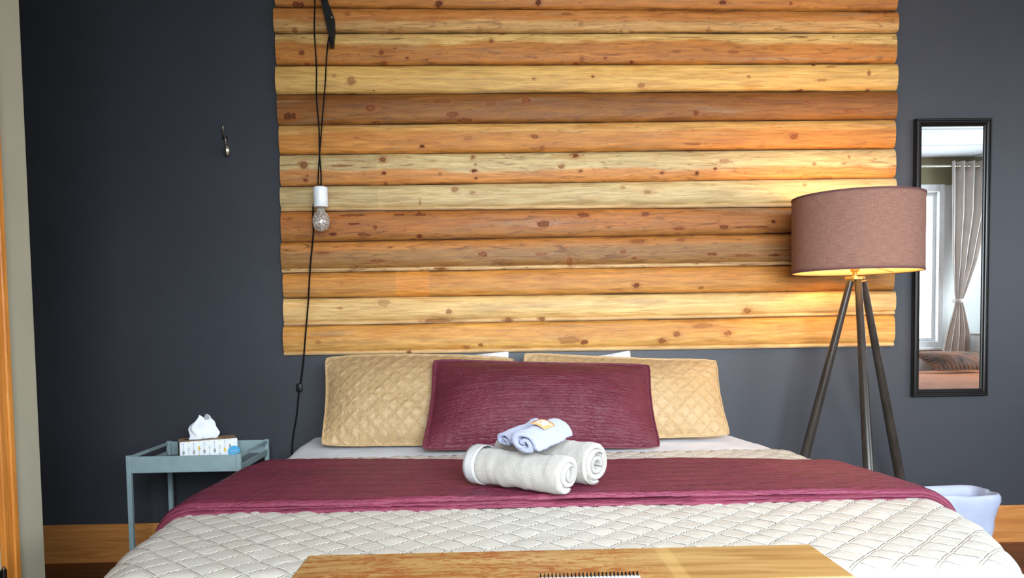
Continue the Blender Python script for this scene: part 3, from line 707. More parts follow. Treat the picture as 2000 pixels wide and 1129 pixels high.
def towel(label, A, B, rx, rz, turns, th, mat, seed, name='rolled_towel', hem=None, **k):
    root = empty(name, ((A[0]+B[0])/2, (A[1]+B[1])/2, min(A[2], B[2])-rz), label, 'towel')
    o, fr = roll_mesh('towel_cloth', A, B, rx, rz, turns, th, mat, root, seed, hemz=(hem[1] if hem else 0), **k)
    if hem: sleeve('hem_band', fr, rx, rz, hem[0], hem[1], M_terryh, root, -PI/2, 3*PI/2-0.5, 0.0006, 60)
    return root, fr
rz1 = 0.055
A1 = zp(926, 905, RTOP+rz1+.000); B1 = zp(1112, 926, RTOP+rz1)
t1, f1 = towel('oatmeal rolled bath towel in front, its spiral end towards the lower right', A1, B1, 0.061, rz1, 2.6, 0.0155, M_terry, 5, hem=(0.006, 0.045)); adopt(t1)
A2 = zp(985, 882, RTOP+rz1+.009); B2 = zp(1166, 905, RTOP+rz1+.009)
t2, f2 = towel('oatmeal rolled bath towel lying behind the front roll, spiral end at the right', A2, B2, 0.068, 0.064, 2.9, 0.0155, M_terry, 9); adopt(t2)
# face cloths on top
ZT = RTOP+2*rz1+0.026
def on(px, py, z): return zp(px, py, z)
A3 = on(984, 862, ZT-0.008); B3 = on(1052, 833, ZT+0.022)
t3, f3 = towel('smaller lavender rolled face cloth on the towels, left of the labelled one', A3, B3, 0.040, 0.026, 1.6, 0.010, M_lav, 15, name='face_cloth', gap=0.004, ang0=0.3, endbulge=0.0, nL=20, up=(0.15, -.2, 1)); adopt(t3)
A4 = on(1022, 868, ZT+0.0); B4 = on(1092, 838, ZT+0.020)
t4, f4 = towel('lavender rolled face cloth with an orange label, resting across both towel rolls', A4, B4, 0.052, 0.034, 1.7, 0.012, M_lav, 16, name='face_cloth', gap=0.004, ang0=0.2, endbulge=0.0, nL=20, up=(0.25, -.45, 1))
# sewn label with a round emblem
def label_patch():
    A, ax, side, upv, L = f4; rx, rz = 0.052, 0.034
    def P(l, a, lift): return A+ax*l+side*math.cos(a)*(rx+lift)+upv*math.sin(a)*(rz+lift)
    def patch(l0, l1, a0, a1, lift, name, mat, parent, k=8, n=10, mask=None, tk=0.0012):
        V = [P(l, a, lift) for l in np.linspace(l0, l1, k) for a in np.linspace(a0, a1, n)]
        return thicken(pydata(name, V, grid_faces(k, n), parent, mat, True, {'cloth': ('FLOAT_VECTOR', np.array([(v[0], v[1], 0) for v in V]))}), tk, 0)
    a0, a1 = PI*0.42, PI*0.72; l0, l1 = L*0.36, L*0.66
    if side[1] > 0: a0, a1 = PI*0.28, PI*0.58
    lab = patch(l0, l1, a0, a1, 0.004, 'label_patch', flat('label_orange', (214, 160, 104)), t4)
    lab['label'] = 'orange sewn label'
    lc, ac = (l0+l1)/2, (a0+a1)/2; hl, ha = (l1-l0)/2, (a1-a0)/2
    W = flat('label_white', (238, 234, 226)); R_ = flat('label_rust', (190, 110, 50))
    def disc(u, v, r, name, mat, r0=0.0):
        V = [P(lc+hl*(u+r0*math.cos(q)), ac+ha*(v+r0*math.sin(q)), .0052) for q in np.linspace(0, 2*PI, 17)[:-1]] + [P(lc+hl*(u+r*math.cos(q)), ac+ha*(v+r*math.sin(q)), .0052) for q in np.linspace(0, 2*PI, 17)[:-1]]
        F = [(k, (k+1) % 16, 16+(k+1) % 16, 16+k) for k in range(16)]
        if r0 == 0: F = [tuple(range(16, 32))]
        thicken(pydata(name, V, F, lab, mat, False), 0.0006, 0)
    disc(0.05, 0.0, 0.66, 'emblem_ring', W, 0.42); disc(0.12, -0.12, 0.30, 'emblem_dot', W)
    for q in (0.4, 1.5, 2.6, 3.8, 5.2): disc(0.05+0.82*math.cos(q), 0.82*math.sin(q), 0.13, 'emblem_speck', W if q > 2 else R_)
label_patch(); adopt(t4)
for ch in [c for c in t4.children if c.name.startswith('label_patch')]: pass

# ------------------------------------------------------------------ tripod floor lamp
LY = -0.36; lc = wp(1673, 460, LY); LX = lc[0]
zT, zB, SR = 1.552, 1.246, 0.252
lamp = empty('floor_lamp', (LX, LY, 0), 'lit tripod floor lamp with a mauve linen drum shade at the right of the bed', 'lamp')
def shade_mat():
    t = NT('mauve_linen'); c = t.coords()
    ang = t.new('ShaderNodeSeparateXYZ', i_0=t.new('ShaderNodeAttribute', attribute_name='cloth').outputs['Vector'])
    w1 = t.noise(t.coords((1, 14, 1), attr='cloth'), 26, 4, 0.7); w2 = t.noise(t.coords((14, 1, 1), attr='cloth'), 26, 4, 0.7)
    f = t.math('ADD', t.math('MULTIPLY', w1, 0.65), t.math('MULTIPLY', w2, 0.35))
    col = t.ramp(f, [(0.36, rgba(134, 98, 86)), (0.5, rgba(152, 113, 99)), (0.64, rgba(172, 131, 114))])
    t.out(col, 0.9, t.bump(f, 0.4, 0.001), 0, 0.1)
    trn = t.new('ShaderNodeBsdfTranslucent', i_Color=col); mx = t.new('ShaderNodeMixShader', i_0=0.16, i_1=t.b.outputs[0], i_2=trn.outputs[0])
    t.l.new(mx.outputs[0], t.n['Material Output'].inputs['Surface']); return t.m
def shell(name, R, z0, z1, mat, n=96, k=14, tilt=0.0):
    V, UVv = [], []
    for i in range(k):
        z = z0+(z1-z0)*i/(k-1)
        for j in range(n):
            a = 2*PI*j/n; V.append((LX+R*math.cos(a), LY+R*math.sin(a), z)); UVv.append((a*R, z, 0))
    F = []
    for i in range(k-1):
        for j in range(n): F.append((i*n+j, i*n+(j+1) % n, (i+1)*n+(j+1) % n, (i+1)*n+j))
    return pydata(name, V, F, lamp, mat, True, {'cloth': ('FLOAT_VECTOR', np.array(UVv))})
thicken(shell('lamp_shade', SR, zB, zT, shade_mat()), 0.0012, -1)
M_lining = mat_plain('shade_lining', (236, 214, 158), 0.8, 0, 0.2)
thicken(shell('shade_lining', SR-0.0025, zB+.001, zT-.001, M_lining), 0.001, -1)
M_hem = mat_plain('shade_hem', (104, 72, 72), 0.9, 0, 0.1)
for za, zb2 in ((zB-.001, zB+.007), (zT-.006, zT+.001)): MB().lathe([(SR+.0004, za), (SR+.0016, za), (SR+.0016, zb2), (SR+.0004, zb2)], (LX, LY, 0), 96, close=True).build('shade_hem', M_hem, lamp, True)
sp = MB()
for a in (0.5, 0.5+2*PI/3, 0.5+4*PI/3): sp.tube([(LX+.018*math.cos(a), LY+.018*math.sin(a), zB+.035), (LX+(SR-.0046)*math.cos(a), LY+(SR-.0046)*math.sin(a), zB+.006)], 0.0018, 6)
sp.lathe([(.019, zB+.032), (.024, zB+.032), (.024, zB+.038), (.019, zB+.038)], (LX, LY, 0), 24, close=True)
sp.build('shade_spider', M_steel, lamp, True)
HZ = wp(1668, 545, LY)[2]
MB().lathe([(0.0, HZ-0.004), (0.037, HZ-0.004), (0.039, HZ-.002), (0.039, HZ+.007), (0.037, HZ+.009), (0.0, HZ+.009)], (LX-.006, LY, 0), 32).build('hub', M_brass, lamp, True)
MB().lathe([(0.0, HZ+.009), (0.010, HZ+.009), (0.010, HZ+.03), (0.018, HZ+.031), (0.018, HZ+.085), (0.0, HZ+.085)], (LX-.006, LY, 0), 24).build('lamp_holder', M_brass, lamp, True)
tB = NT('lamp_bulb_glow'); em = tB.new('ShaderNodeEmission', i_Color=(1.0, 0.62, 0.28, 1), i_Strength=30.0); tB.l.new(em.outputs[0], tB.n['Material Output'].inputs['Surface'])
MB().lathe([(0.0, HZ+.086), (0.013, HZ+.086), (0.016, HZ+.10), (0.027, HZ+.125), (0.030, HZ+.145), (0.025, HZ+.168), (0.012, HZ+.182), (0.0, HZ+.186)], (LX-.006, LY, 0), 24).build('lamp_bulb', tB.m, lamp, True)
ll = bpy.data.lights.new('lamp_glow', 'POINT'); ll.energy = 7.0; ll.color = (1.0, 0.60, 0.27); ll.shadow_soft_size = 0.03
lo = bpy.data.objects.new('lamp_glow', ll); COL.objects.link(lo); lo.location = (LX-.006, LY, HZ+0.225)
def leg(pt, foot, r0=0.0135, r1=0.0205):
    p, f = np.array(pt), np.array(foot); k = 9
    pts = [p+(f-p)*i/(k-1) for i in range(k)]; m = MB(); m.tube(pts, [r0+(r1-r0)*min(1, 1.6*i/(k-1)) for i in range(k)], 20); o = m.build('leg', M_leg, lamp, True)
    return o
hx = LX-.006
def foot_at(pxa, pya, pxb, pyb, ytop, yfoot):  # two points of the leg axis in the photo -> straight leg
    a = wp(pxa, pya, ytop); 
    # where the leg meets the floor, at depth yfoot
    b0 = wp(pxb, pyb, ytop+(yfoot-ytop)*0.8)
    d = b0-a; return a, a+d*((0.0-a[2])/d[2])
for (q, ytop, yf) in (((1661, 549, 1573, 886), LY-.002, LY+.10), ((1676, 547, 1697, 925), LY-.026, LY-.34), ((1686, 549, 1760, 945), LY+.012, LY+.24)):
    a, f = foot_at(*q, ytop, yf); leg(a, f)
adopt(lamp)

# ------------------------------------------------------------------ wall mirror
mir = empty('wall_mirror', (2.107, -0.004, 0.69), 'tall narrow mirror in a black ribbed frame on the charcoal wall behind the lamp', 'mirror')
mx0, mx1, mz0, mz1 = 1.931, 2.284, 0.690, 1.955
fr = MB()
prof = [(0, 0), (0, 0.020), (0.004, 0.026), (0.009, 0.026), (0.012, 0.021), (0.016, 0.021), (0.020, 0.024), (0.024, 0.022), (0.028, 0.015), (0.032, 0.013), (0.034, 0.008), (0.034, 0)]
def mring(d, h): return [(mx0+d, -.001-h, mz0+d), (mx1-d, -.001-h, mz0+d), (mx1-d, -.001-h, mz1-d), (mx0+d, -.001-h, mz1-d)]
rings = [[fr.bm.verts.new(p) for p in mring(d, h)] for d, h in prof]
for i in range(len(rings)):
    a, b = rings[i], rings[(i+1) % len(rings)]
    for k in range(4): fr.bm.faces.new((a[k], a[(k+1) % 4], b[(k+1) % 4], b[k]))
fr.build('frame', M_black, mir)
tm_ = NT('mirror_silver'); tm_.b.inputs['Metallic'].default_value = 1.0; tm_.b.inputs['Roughness'].default_value = 0.0; tm_.b.inputs['Base Color'].default_value = (0.86, 0.9, 0.9, 1)
MB().box((mx0+.030, -.009, mz0+.030), (mx1-.030, -.004, mz1-.030)).build('mirror_glass', tm_.m, mir)
adopt(mir)

# ------------------------------------------------------------------ swag lamp with bracket, cord, switch
sw = empty('pendant_lamp', wp(626, 385, -.12), 'bare patterned bulb in white socket hanging on black cord over the left of the boards', 'lamp')
def W(px, py, Y): 
    p = wp(px, py, Y); return (p[0], p[2])
bk = MB(); YB_ = -0.052
bk.prism([W(634, -30, YB_), W(622, -30, YB_), W(628, 6, YB_), W(636, 40, YB_), W(643, 72, YB_), W(645, 94, YB_), W(652.5, 94, YB_), W(655, 62, YB_), W(654, 38, YB_), W(648, 22, YB_), W(641, 4, YB_)], -0.064, -0.046)
a0 = wp(634, -6, -.06)
bk.prism([W(645.5, 94, YB_), W(652.5, 94, YB_), W(652.5, 70, YB_), W(645, 70, YB_)], -0.068, -0.046)
bk.tube([wp(632, 0, -.06), wp(626, -60, -.16), wp(622, -95, -.30)], 0.008, 10)
br = bk.build('wall_bracket', M_blackmetal, sw)
for (x, y) in ((648, 34), (649, 89)): 
    c = wp(x, y, -.068); MB().lathe([(0.0, 0), (0.0045, 0), (0.004, -0.003), (0.0, -0.004)], (c[0], c[1], c[2]), 12, 'y').build('screw', M_steel, br, True)
def spl(pts, k=8):
    pts = [np.array(p, float) for p in pts]; out = []
    P = [2*pts[0]-pts[1]]+pts+[2*pts[-1]-pts[-2]]
    for i in range(1, len(P)-2):
        for j in range(k):
            t = j/k; out.append(0.5*((2*P[i])+(-P[i-1]+P[i+1])*t+(2*P[i-1]-5*P[i]+4*P[i+1]-P[i+2])*t*t+(-P[i-1]+3*P[i]-3*P[i+1]+P[i+2])*t**3))
    out.append(pts[-1]); return out
yc = -.12
MB().tube(spl([wp(650, 90, -.074), wp(643, 72, -.08), wp(638, 110, -.10), wp(635, 165, -.115), wp(630, 225, yc), wp(625, 290, yc), wp(622, 335, yc), wp(621, 367, yc)]), 0.0032, 8).build('cord', M_cord, sw, True)
MB().tube(spl([wp(613, -60, -.25), wp(615, 0, -.18), wp(614, 60, -.14), wp(618, 130, -.13), wp(618, 190, -.128), wp(623, 250, -.128), wp(624, 300, -.127), wp(627, 340, -.125), wp(627, 362, -.122)]), 0.0032, 8).build('cord', M_cord, sw, True)
c = wp(626, 385, yc); sc_ = 3.38/1500
MB().lathe([(0.0, 0.044), (0.026, 0.044), (0.0305, 0.041), (0.0315, 0.036), (0.0315, -0.040), (0.029, -0.0435), (0.0, -0.0435)], c, 40).build('socket', M_ceram, sw, True)
MB().tube([(c[0]+.002, c[1], c[2]+.044), (c[0]+.002, c[1], c[2]+.056)], [.0065, .0045], 12).build('cord_grip', M_blackmetal, sw, True)
def bulb_mat():
    t = NT('patterned_glass'); co = t.coords()
    vo = t.new('ShaderNodeTexVoronoi'); vo.feature = 'DISTANCE_TO_EDGE'; t.l.new(co, vo.inputs['Vector']); vo.inputs['Scale'].default_value = 130
    e = t.maprange(vo.outputs['Distance'], 0.0, 0.12, 1.0, 0.0)
    nm = t.bump(e, 1.0, 0.003)
    t.out((0.95, 0.95, 0.93, 1), 0.1, nm); t.b.inputs['Metallic'].default_value = 0.0
    tr = t.new('ShaderNodeBsdfTransparent', i_Color=(0.93, 0.9, 0.86, 1)); gl = t.new('ShaderNodeBsdfGlossy', i_Roughness=0.12); t.l.new(nm, gl.inputs['Normal'])
    m1 = t.new('ShaderNodeMixShader', i_0=0.38, i_1=tr.outputs[0], i_2=gl.outputs[0])
    df = t.new('ShaderNodeBsdfDiffuse', i_Color=(0.8, 0.78, 0.72, 1)); m2 = t.new('ShaderNodeMixShader', i_0=t.math('MULTIPLY', e, 0.75), i_1=m1.outputs[0], i_2=df.outputs[0])
    t.l.new(m2.outputs[0], t.n['Material Output'].inputs['Surface']); return t.m
cb = wp(627, 428, yc)
MB().lathe([(0.0, -0.054), (0.013, -0.052), (0.026, -0.044), (0.0345, -0.030), (0.0375, -0.010), (0.035, 0.008), (0.027, 0.024), (0.018, 0.034), (0.0155, 0.048), (0.0, 0.048)], cb, 40).build('bulb', bulb_mat(), sw, True)
pc = [wp(612, 398, -.056), wp(611, 430, -.058), wp(612, 457, -.056), wp(606, 520, -.054), wp(602, 590, -.054), wp(597, 650, -.052), wp(593, 700, -.03), wp(588, 742, -.014), wp(585, 757, -.014), wp(583, 775, -.012), wp(579, 815, -.012), wp(573, 850, -.012), wp(570, 885, -.02), wp(569, 960, -.024)]
MB().tube(spl(pc, 6), 0.0036, 8).build('power_cord', M_cord, sw, True)
s0 = wp(585, 757, -.016)
MB().box((s0[0]-.0125, s0[1]-.011, s0[2]-.018), (s0[0]+.0125, s0[1]+.011, s0[2]+.018), .004).build('inline_switch', M_blackmetal, sw, True)
adopt(sw)

# ------------------------------------------------------------------ coat hook
hk = empty('coat_hook', wp(440, 272, 0), 'small brushed nickel double coat hook alone on the dark wall', 'hook')
MB().lathe([(0.0, 0), (0.013, 0), (0.012, -0.005), (0.0, -0.006)], (wp(440, 270)[0], -0.0005, wp(440, 270)[2]), 20, 'y').build('base_plate', M_bronze, hk, True)
MB().tube(spl([wp(434.5, 245, -.055), wp(435.5, 254, -.048), wp(437, 263, -.030), wp(440, 272, -.012), wp(441, 279, -.014), wp(442, 285, -.026)]), [0.0062]*5+[.0045]*10+[0.0038]*100 if False else 0.0045, 10).build('upper_prong', M_steel, hk, True)
k0 = wp(443, 293, -.035)
kb = MB(); kb.lathe([(0.0, -0.027), (0.006, -0.025), (0.0125, -0.015), (0.0155, 0.0), (0.0135, 0.013), (0.007, 0.023), (0.0, 0.027)], k0, 24); kb.build('lower_knob', M_steel, hk, True)
MB().tube([wp(434.5, 246, -.055), wp(434.2, 243.5, -.058)], [0.0055, 0.0066], 12).build('prong_tip', M_steel, hk, True)
adopt(hk)

# ------------------------------------------------------------------ tray side table
nx0, nx1, ny0, ny1 = -1.430, -0.988, -0.508, -0.118
ns = empty('side_table', ((nx0+nx1)/2, (ny0+ny1)/2, 0), 'blue-grey metal tray table with thin legs at the left of the bed', 'side table')
zt_, zb_ = 0.562, 0.497; lg = 0.018
for x in (nx0, nx1-lg):
    for y in (ny0, ny1-lg):
        MB().box((x, y, 0.0), (x+lg, y+lg, zt_+.004), .0015, 1).build('leg', M_tray, ns)
MB().box((nx0+lg, ny0+.003, zb_), (nx1-lg, ny0+.007, zt_), .001, 1).box((nx0+lg, ny0+.0005, zb_), (nx1-lg, ny0+.010, zb_+.016), .002, 1).build('front_panel', M_tray, ns)
MB().box((nx0+lg, ny1-.007, zb_), (nx1-lg, ny1-.003, zt_), .001, 1).build('back_panel', M_tray, ns)
for x in (nx0+.004, nx1-.008): MB().box((x, ny0+lg, zt_-.014), (x+.004, ny1-lg, zt_), .001, 1).box((x, ny0+lg, zb_), (x+.004, ny1-lg, zb_+.026), .001, 1).build('side_panel', M_tray, ns)
MB().box((nx0+.008, ny0+.010, zb_+.004), (nx1-.008, ny1-.010, zb_+.009)).build('tray', mat_plain('tray_floor', (58, 62, 64), 0.3), ns)
for ya in (ny0+.004, ny1-.014): MB().box((nx0+lg, ya, .13), (nx1-lg, ya+.010, .142)).build('lower_rail', M_tray, ns)
adopt(ns)

# tissue box
ZTR = zb_+.0092
bc = wp(351, 880, -.385); bx, by = bc[0], -.385
tb = empty('tissue_box', (0, 0, 0), 'white tissue box with yellow and grey print and blue seal on the tray table', 'tissue box')
TW, TD, TH = 0.222, 0.115, 0.090
def tissue_parts():
    MB().box((0, 0, 0), (TW, TD, TH), .0015, 1).build('carton', M_card, tb)
    MB().box((-.0006, .002, .002), (.0002, TD-.002, TH-.002)).build('side_print', M_cardside, tb)
    MB().box((.003, .003, TH-.0004), (TW-.003, TD-.003, TH+.0008)).lathe([(0, 0)], (0, 0, 0), 3) if False else None
    m = MB(); m.box((.002, .002, TH-.0004), (TW-.002, TD-.002, TH+.0006)); m.build('top_print', flat('top_print_tan', (168, 140, 112)), tb)
    ov = MB(); ov.lathe([(0.0, 0.0), (0.05, 0.0)], (0, 0, 0), 28); o = ov.build('opening', flat('slot_dark', (60, 56, 54)), tb); o.location = (TW*.36, TD/2, TH+.0012); o.scale = (1.2, .45, 1)
    def face(x, z, pts, mat, name):
        mm = MB(); mm.prism([(x+a, z+b) for a, b in pts], -0.0009, 0.0002); mm.build(name, mat, tb)
    dia = lambda a, b: [(-a, 0), (0, -b), (a, 0), (0, b)]
    cols = 10
    for i in range(cols):
        x = .014+i*(.178)/(cols-1)
        mt = [M_gry, M_pale, M_gry, M_yel, M_gry, M_pale, M_gry, M_pale, M_yel, M_gry][i]
        face(x, .060 if i % 2 else .046, dia(.0055, .012), mt, 'printed_drop')
        face(x, .030 if i % 2 else .020, dia(.0028, .006), M_yel if i % 3 == 0 else M_gry, 'printed_drop')
        face(x, .046 if i % 2 else .068, [(-.0006, -.012), (.0006, -.012), (.0006, .012), (-.0006, .012)], M_gry, 'printed_stem')
        face(x, .086 if i % 2 else .082, dia(.0026, .003), M_yel if i % 2 else M_gry, 'printed_drop')
    s = [(0.024*math.cos(q)*(1+.05*math.cos(12*q)), 0.024*math.sin(q)*(1+.05*math.cos(12*q))) for q in np.linspace(0, 2*PI, 49)[:-1]]
    m = MB(); m.prism([(.207+a, .036+b) for a, b in s], -0.0014, 0.0002); seal = m.build('blue_seal', M_blu, tb)
    m = MB()
    for k in range(5): m.tube([(.191+k*.0065, -.0016, .036), (.194+k*.0065, -.0016, .041), (.197+k*.0065, -.0016, .036)], .0007, 5)
    m.tube([(.192, -.0016, .027), (.222, -.0016, .029)], .0006, 5); m.build('seal_lettering', M_card, seal)
    # tissue: pulled up sheet, a folded crumpled cone
    V = []; n, k = 48, 22
    for i in range(k):
        h = i/(k-1)
        for j in range(n):
            q = 2*PI*j/n
            fold = 1+0.34*math.sin(3*q+1.2+h*1.5)+0.16*math.sin(7*q+2*h*3)
            wx = (0.044+0.006*math.sin(h*PI))*(1-h**2.4*0.62)*fold; wy = (0.010+0.024*h*(1-h*.7))*fold
            top = 0.092+0.012*math.sin(2*q+.6)
            V.append((TW*.36+math.cos(q)*wx+0.018*h+0.006*math.sin(9*h), TD/2+math.sin(q)*wy, TH-.002+h*top))
    F = [(i*n+j, i*n+(j+1) % n, (i+1)*n+(j+1) % n, (i+1)*n+j) for i in range(k-1) for j in range(n)]
    F.append(tuple((k-1)*n+j for j in range(n)))
    o = pydata('tissue', V, F, tb, M_tissue, True); o.data.set_sharp_from_angle(angle=math.radians(30))
tissue_parts()
tb.location = (bx, by, ZTR); tb.rotation_euler = (0, 0, math.radians(25))

# ------------------------------------------------------------------ waste bin with liner
bn = empty('waste_bin', (1.985, -.25, 0), 'small waste bin covered by a white plastic liner, by the baseboard at the right', 'waste bin')
def bin_ring(hw, hd, z, n=64, p=5, wob=0.0, seed=0, cx=1.985, cy=-.25):
    out = []
    nzs = smooth_noise((n+1, 2), (14, 1), seed)[:, 0]
    for j in range(n):
        a = 2*PI*j/n; ca, sa = math.cos(a), math.sin(a)
        r = (abs(ca)**p+abs(sa)**p)**(-1/p)
        out.append((cx+hw*r*ca*(1+wob*nzs[j]), cy+hd*r*sa*(1+wob*nzs[j]), z))
    return out
def ringmesh(name, rings, mat, closeb=False):
    V = [p for r in rings for p in r]; n = len(rings[0]); F = [(i*n+j, i*n+(j+1) % n, (i+1)*n+(j+1) % n, (i+1)*n+j) for i in range(len(rings)-1) for j in range(n)]
    if closeb: F.append(tuple(range(n))[::-1])
    return pydata(name, V, F, bn, mat, True, {'cloth': ('FLOAT_VECTOR', np.array([(p[0], p[2], p[1]) for p in V]))})
thicken(ringmesh('bin_body', [bin_ring(.118, .070, 0.0), bin_ring(.120, .072, .003), bin_ring(.146, .090, .284), bin_ring(.148, .092, .288)], M_ceram, True), .003, 1)
rg = [bin_ring(.128, .076, .15, wob=.02, seed=1), bin_ring(.138, .082, .25, wob=.02, seed=2), bin_ring(.145, .088, .290, wob=.006, seed=3)]
for hw, hd, z, wo, sd in ((.150, .095, .3015, .012, 3), (.160, .103, .303, .02, 3), (.165, .107, .292, .035, 3), (.164, .106, .268, .04, 4), (.157, .101, .235, .03, 4), (.152, .097, .20, .045, 5), (.148, .094, .16, .03, 8), (.144, .090, .12, .045, 5), (.138, .086, .06, .04, 6), (.133, .082, .02, .04, 6)):
    rr_ = bin_ring(hw, hd, z, wob=wo, seed=sd); nz_ = smooth_noise((65, 2), (13, 1), 77+sd)[:, 0]
    rg.append([(p[0], p[1], p[2]+nz_[j]*(.006 if z > .25 else .014 if z > .03 else 0)) for j, p in enumerate(rr_)])
thicken(ringmesh('liner', rg, M_liner), .0012, 1)
adopt(bn)

# ------------------------------------------------------------------ table at the foot of the bed
TZ = 0.65
tl_, tr_ = zp(604, 1085, TZ), zp(1578, 1062, TZ)
tx0, tx1, ty1, ty0 = tl_[0]-.002, tr_[0]+.002, (tl_[1]+tr_[1])/2, -2.62
tbl = empty('wood_table', ((tx0+tx1)/2, (ty0+ty1)/2, 0), 'small wooden table with a worn mottled top standing at the foot of the bed', 'table')
def top_mat():
    t = NT('worn_veneer'); c = t.coords((1, 1, 1)); s = t.new('ShaderNodeSeparateXYZ', i_0=t.new('ShaderNodeTexCoord').outputs['Object'])
    n1 = t.noise(t.coords((1.2, 14, 1)), 2.2, 5, 0.6, 0.8); n2 = t.noise(t.coords((9, 30, 1)), 4.0, 4, 0.75, 0.8)
    col = t.ramp(n1, [(0.34, rgba(140, 100, 54)), (0.5, rgba(164, 128, 76)), (0.66, rgba(178, 146, 94))])
    left = t.maprange(s.outputs[0], 0.14, 0.165, 1.0, 0.0)           # the mottled half
    spk = t.math('MULTIPLY', t.maprange(t.math('ADD', t.math('MULTIPLY', n2, 0.7), t.math('MULTIPLY', t.noise(t.coords((2, 5, 1)), 2.5, 3), 0.3)), 0.50, 0.54, 0.0, 0.9), left)
    col = t.mix(spk, col, rgba(138, 72, 30))
    band = t.math('MULTIPLY', t.maprange(s.outputs[0], 0.165, 0.170, 0.0, 1.0), t.maprange(s.outputs[0], 0.190, 0.195, 1.0, 0.0))
    col = t.mix(t.math('MULTIPLY', band, 0.22), col, rgba(226, 190, 122))
    return t.out(col, 0.35, t.bump(n2, 0.1, 0.001), 0, 0.5)
M_top = top_mat()
def panel(y0, y1, nm, mat, z0=TZ-.026, z1=TZ):
    o = MB().box((tx0-(tx0+tx1)/2, y0, z0), (tx1-(tx0+tx1)/2, y1, z1), .0025, 2).build(nm, mat, tbl); return o
yE = zp(1673, 1126, TZ)[1]
o = panel(yE-ty1, 0, 'table_top', M_top); o.location = ((tx0+tx1)/2-tbl.location.x, ty1-tbl.location.y, 0)
o = panel(-.006, 0, 'edge_strip', flat('pale_edging', (216, 186, 126))); o.location = ((tx0+tx1)/2-tbl.location.x, yE-tbl.location.y, 0)
o = panel(ty0-yE+.0065, -.0005, 'table_leaf', M_top, TZ-.027, TZ-.002); o.location = ((tx0+tx1)/2-tbl.location.x, yE-.006-tbl.location.y, 0)
cx_, cy_ = tbl.location.x, tbl.location.y
for x in (tx0+.03, tx1-.07):
    for y in (ty0+.03, ty1-.07): MB().box((x-cx_, y-cy_, 0), (x+.04-cx_, y+.04-cy_, TZ-.0275), .003, 1).build('leg', M_pinev, tbl)
MB().box((tx0+.07-cx_, ty1-.062-cy_, TZ-.10), (tx1-.07-cx_, ty1-.044-cy_, TZ-.0275)).box((tx0+.07-cx_, ty0+.044-cy_, TZ-.10), (tx1-.07-cx_, ty0+.062-cy_, TZ-.0275)).build('apron', M_pine, tbl)
# spiral notebook lying on it, rings towards the bed
nbL, nbR = zp(1052, 1129, TZ+.004), zp(1248, 1124, TZ+.004)
nw = float(nbR[0]-nbL[0]); nyy = float((nbL[1]+nbR[1])/2)
nb = empty('spiral_notebook', (nbL[0]+nw/2, nyy-.09, TZ), 'white spiral bound notebook on the near edge of the wooden table', 'notebook')
MB().box((nbL[0], nyy-.19, TZ+.0006), (nbR[0], nyy-.004, TZ+.006), .0006, 1).build('pages', M_card, nb)
MB().box((nbL[0]-.001, nyy-.191, TZ), (nbR[0]+.001, nyy-.003, TZ+.0006)).build('cover', M_blackmetal, nb)
k = 26; rm = None
for i in range(k):
    x = nbL[0]+nw*(i+.5)/k
    if rm is None:
        m = MB(); m.tube([(0, .0055*math.cos(q), .0055*math.sin(q)) for q in np.linspace(-0.9, PI+.6, 14)], .0009, 6); o = m.build('ring', M_blackmetal, nb, True); rm = o.data
    else:
        o = bpy.data.objects.new('ring', rm); COL.objects.link(o); o.parent = nb
    o.location = (x, nyy-.003, TZ+.0058)
adopt(nb)

# ------------------------------------------------------------------ the part of the room seen in the mirror
db = empty('daybed', (3.75, -2.95, 0), 'low bed under a rust brown ribbed spread, seen only in the mirror', 'bed')
MB().box((2.75, -3.85, .10), (4.75, -1.75, .30), .02, 2).build('bed_base', M_black, db, True)
u = np.linspace(-1.35, 1.35, 120); v = np.linspace(-1.4, 1.4, 120); U, Vv = np.meshgrid(u, v, indexing='ij')
a = np.maximum(np.abs(U)-.98, 0); b = np.maximum(np.abs(Vv)-1.02, 0); r_ = np.hypot(a, b)+1e-9; Rq = .09
g_ = np.where(r_ > Rq*PI/2, Rq, Rq*np.sin(np.minimum(r_/Rq, PI/2))); h_ = np.where(r_ > Rq*PI/2, Rq+(r_-Rq*PI/2), Rq*(1-np.cos(np.minimum(r_/Rq, PI/2))))
P = np.stack([3.75+np.clip(U, -.98, .98)+np.sign(U)*g_*a/r_, -2.80+np.clip(Vv, -1.02, 1.02)+np.sign(Vv)*g_*b/r_, .54-h_+.008*smooth_noise(U.shape, (14, 14), 5)], -1)
P[..., 2] = np.maximum(P[..., 2], .12)
cloth_obj('bedspread', P, np.stack([U, Vv, 0*U], -1), M_brownq, None, None, *U.shape, .006, db)
adopt(db)
pillow('cushion', [(3.95, -3.52, .80), (4.62, -3.48, .74), (4.60, -3.25, .56), (3.98, -3.28, .56)][0:4] if False else [(4.62, -3.62, .72), (3.90, -3.62, .74), (3.98, -3.30, .57), (4.56, -3.30, .57)], .06, M_brownc, 'dark brown patterned cushion on the rust bed, seen only in the mirror', 'cushion', seed=31, bulge=(.05, .05), flange=.01)
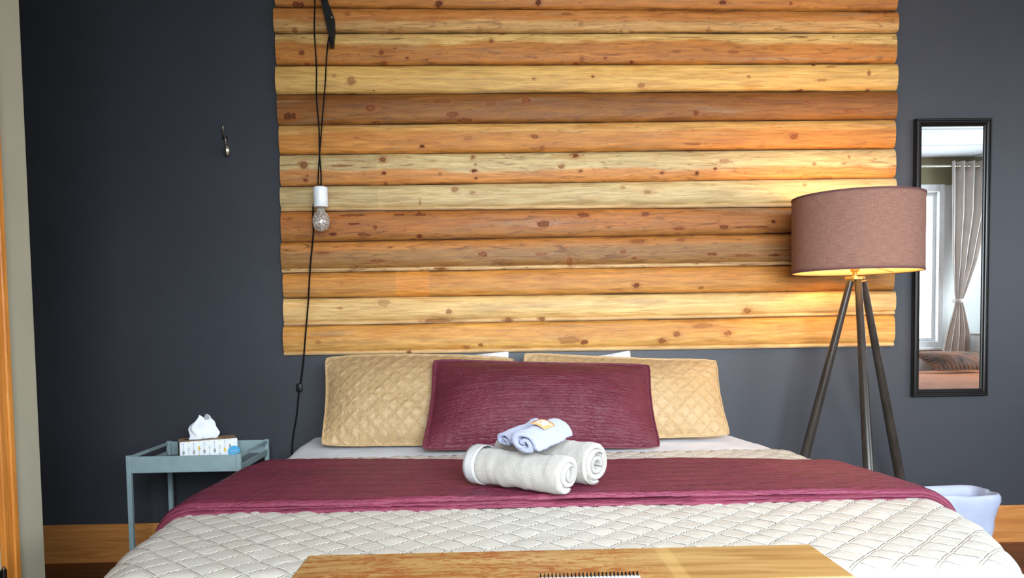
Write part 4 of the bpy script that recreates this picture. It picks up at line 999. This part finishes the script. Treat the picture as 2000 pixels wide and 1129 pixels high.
# curtain with rings on its rod
rd = empty('curtain_rod', (3.9, -4.08, 2.54), 'metal curtain rod above the window, seen in the mirror', 'curtain rod')
MB().tube([(2.75, -4.08, 2.54), (5.02, -4.08, 2.54)], .013, 14).build('rod', M_steel, rd, True)
for x in (2.73, 5.02): MB().lathe([(0.0, -.02), (.014, -.016), (.022, 0), (.014, .016), (0, .02)], (x, -4.08, 2.54), 16).build('finial', M_steel, rd, True)
for x in (2.9, 4.98): MB().box((x-.008, -4.199, 2.52), (x+.008, -4.09, 2.53)).build('rod_bracket', M_steel, rd)
adopt(rd)
def curtain(label, flip=False, cx=4.75):
    root = empty('curtain', (cx, -4.06, 2.5), label, 'curtain')
    nu, nv = 150, 90; s = np.linspace(0, 1, nu); zz = np.linspace(2.585, .46, nv)
    x0 = np.interp(zz, [.46, .9, 1.12, 1.21, 1.3, 1.7, 2.58], [4.43, 4.52, 4.59, 4.615, 4.60, 4.57, 4.555]); x1 = np.interp(zz, [.46, .9, 1.12, 1.21, 1.3, 1.6, 2.1, 2.58], [4.76, 4.76, 4.71, 4.685, 4.72, 4.82, 4.93, 4.95])
    amp = np.interp(zz, [.46, 1.1, 1.21, 1.35, 2.58], [.030, .02, .012, .022, .040])
    X = x0[None]+(x1-x0)[None]*s[:, None]; Yc = -4.08+amp[None]*np.sin(s[:, None]*2*PI*4.0+.6)+.006*smooth_noise((nu, nv), (9, 7), 3)
    if flip: X = 2*3.8-X
    Z = np.broadcast_to(zz[None], X.shape)
    P = np.stack([X, Yc, Z], -1)
    cloth_obj('panel', P, np.stack([X*2, Z, 0*X], -1), M_curt, None, None, nu, nv, .003, root)
    xs_ = 4.65 if not flip else 2*3.8-4.65
    MB().lathe([(.050, -.018), (.055, -.010), (.055, .010), (.050, .018), (.044, .010), (.044, -.010)], (xs_, -4.08, 1.21), 28, close=True).build('tieback', M_curt, root, True)
    for k in range(4):
        sx = (k+.5)/4; xx_ = 4.565+.38*sx; xx_ = xx_ if not flip else 2*3.8-xx_
        m = MB(); m.tube([(xx_+.004*math.cos(q)*0, -4.08+.024*math.cos(q), 2.54+.024*math.sin(q)) for q in np.linspace(0, 2*PI, 25)], .004, 6, False); m.build('grommet', M_steel, root, True)
    adopt(root)
curtain('taupe grommet curtain tied back at its waist beside the window seen in the mirror')
hb2 = empty('white_cabinet', (4.98, -4.05, 0), 'low white cabinet under the window side, glimpsed in the mirror', 'cabinet')
MB().box((4.82, -4.19, .05), (5.30, -3.93, .87), .012, 2).build('body', M_plastic, hb2, True)
MB().box((4.81, -4.195, .872), (5.31, -3.92, .89), .006, 2).build('cabinet_top', M_plastic, hb2, True)
MB().box((4.84, -4.17, 0), (5.28, -3.95, .049)).build('plinth', M_black, hb2)
adopt(hb2)
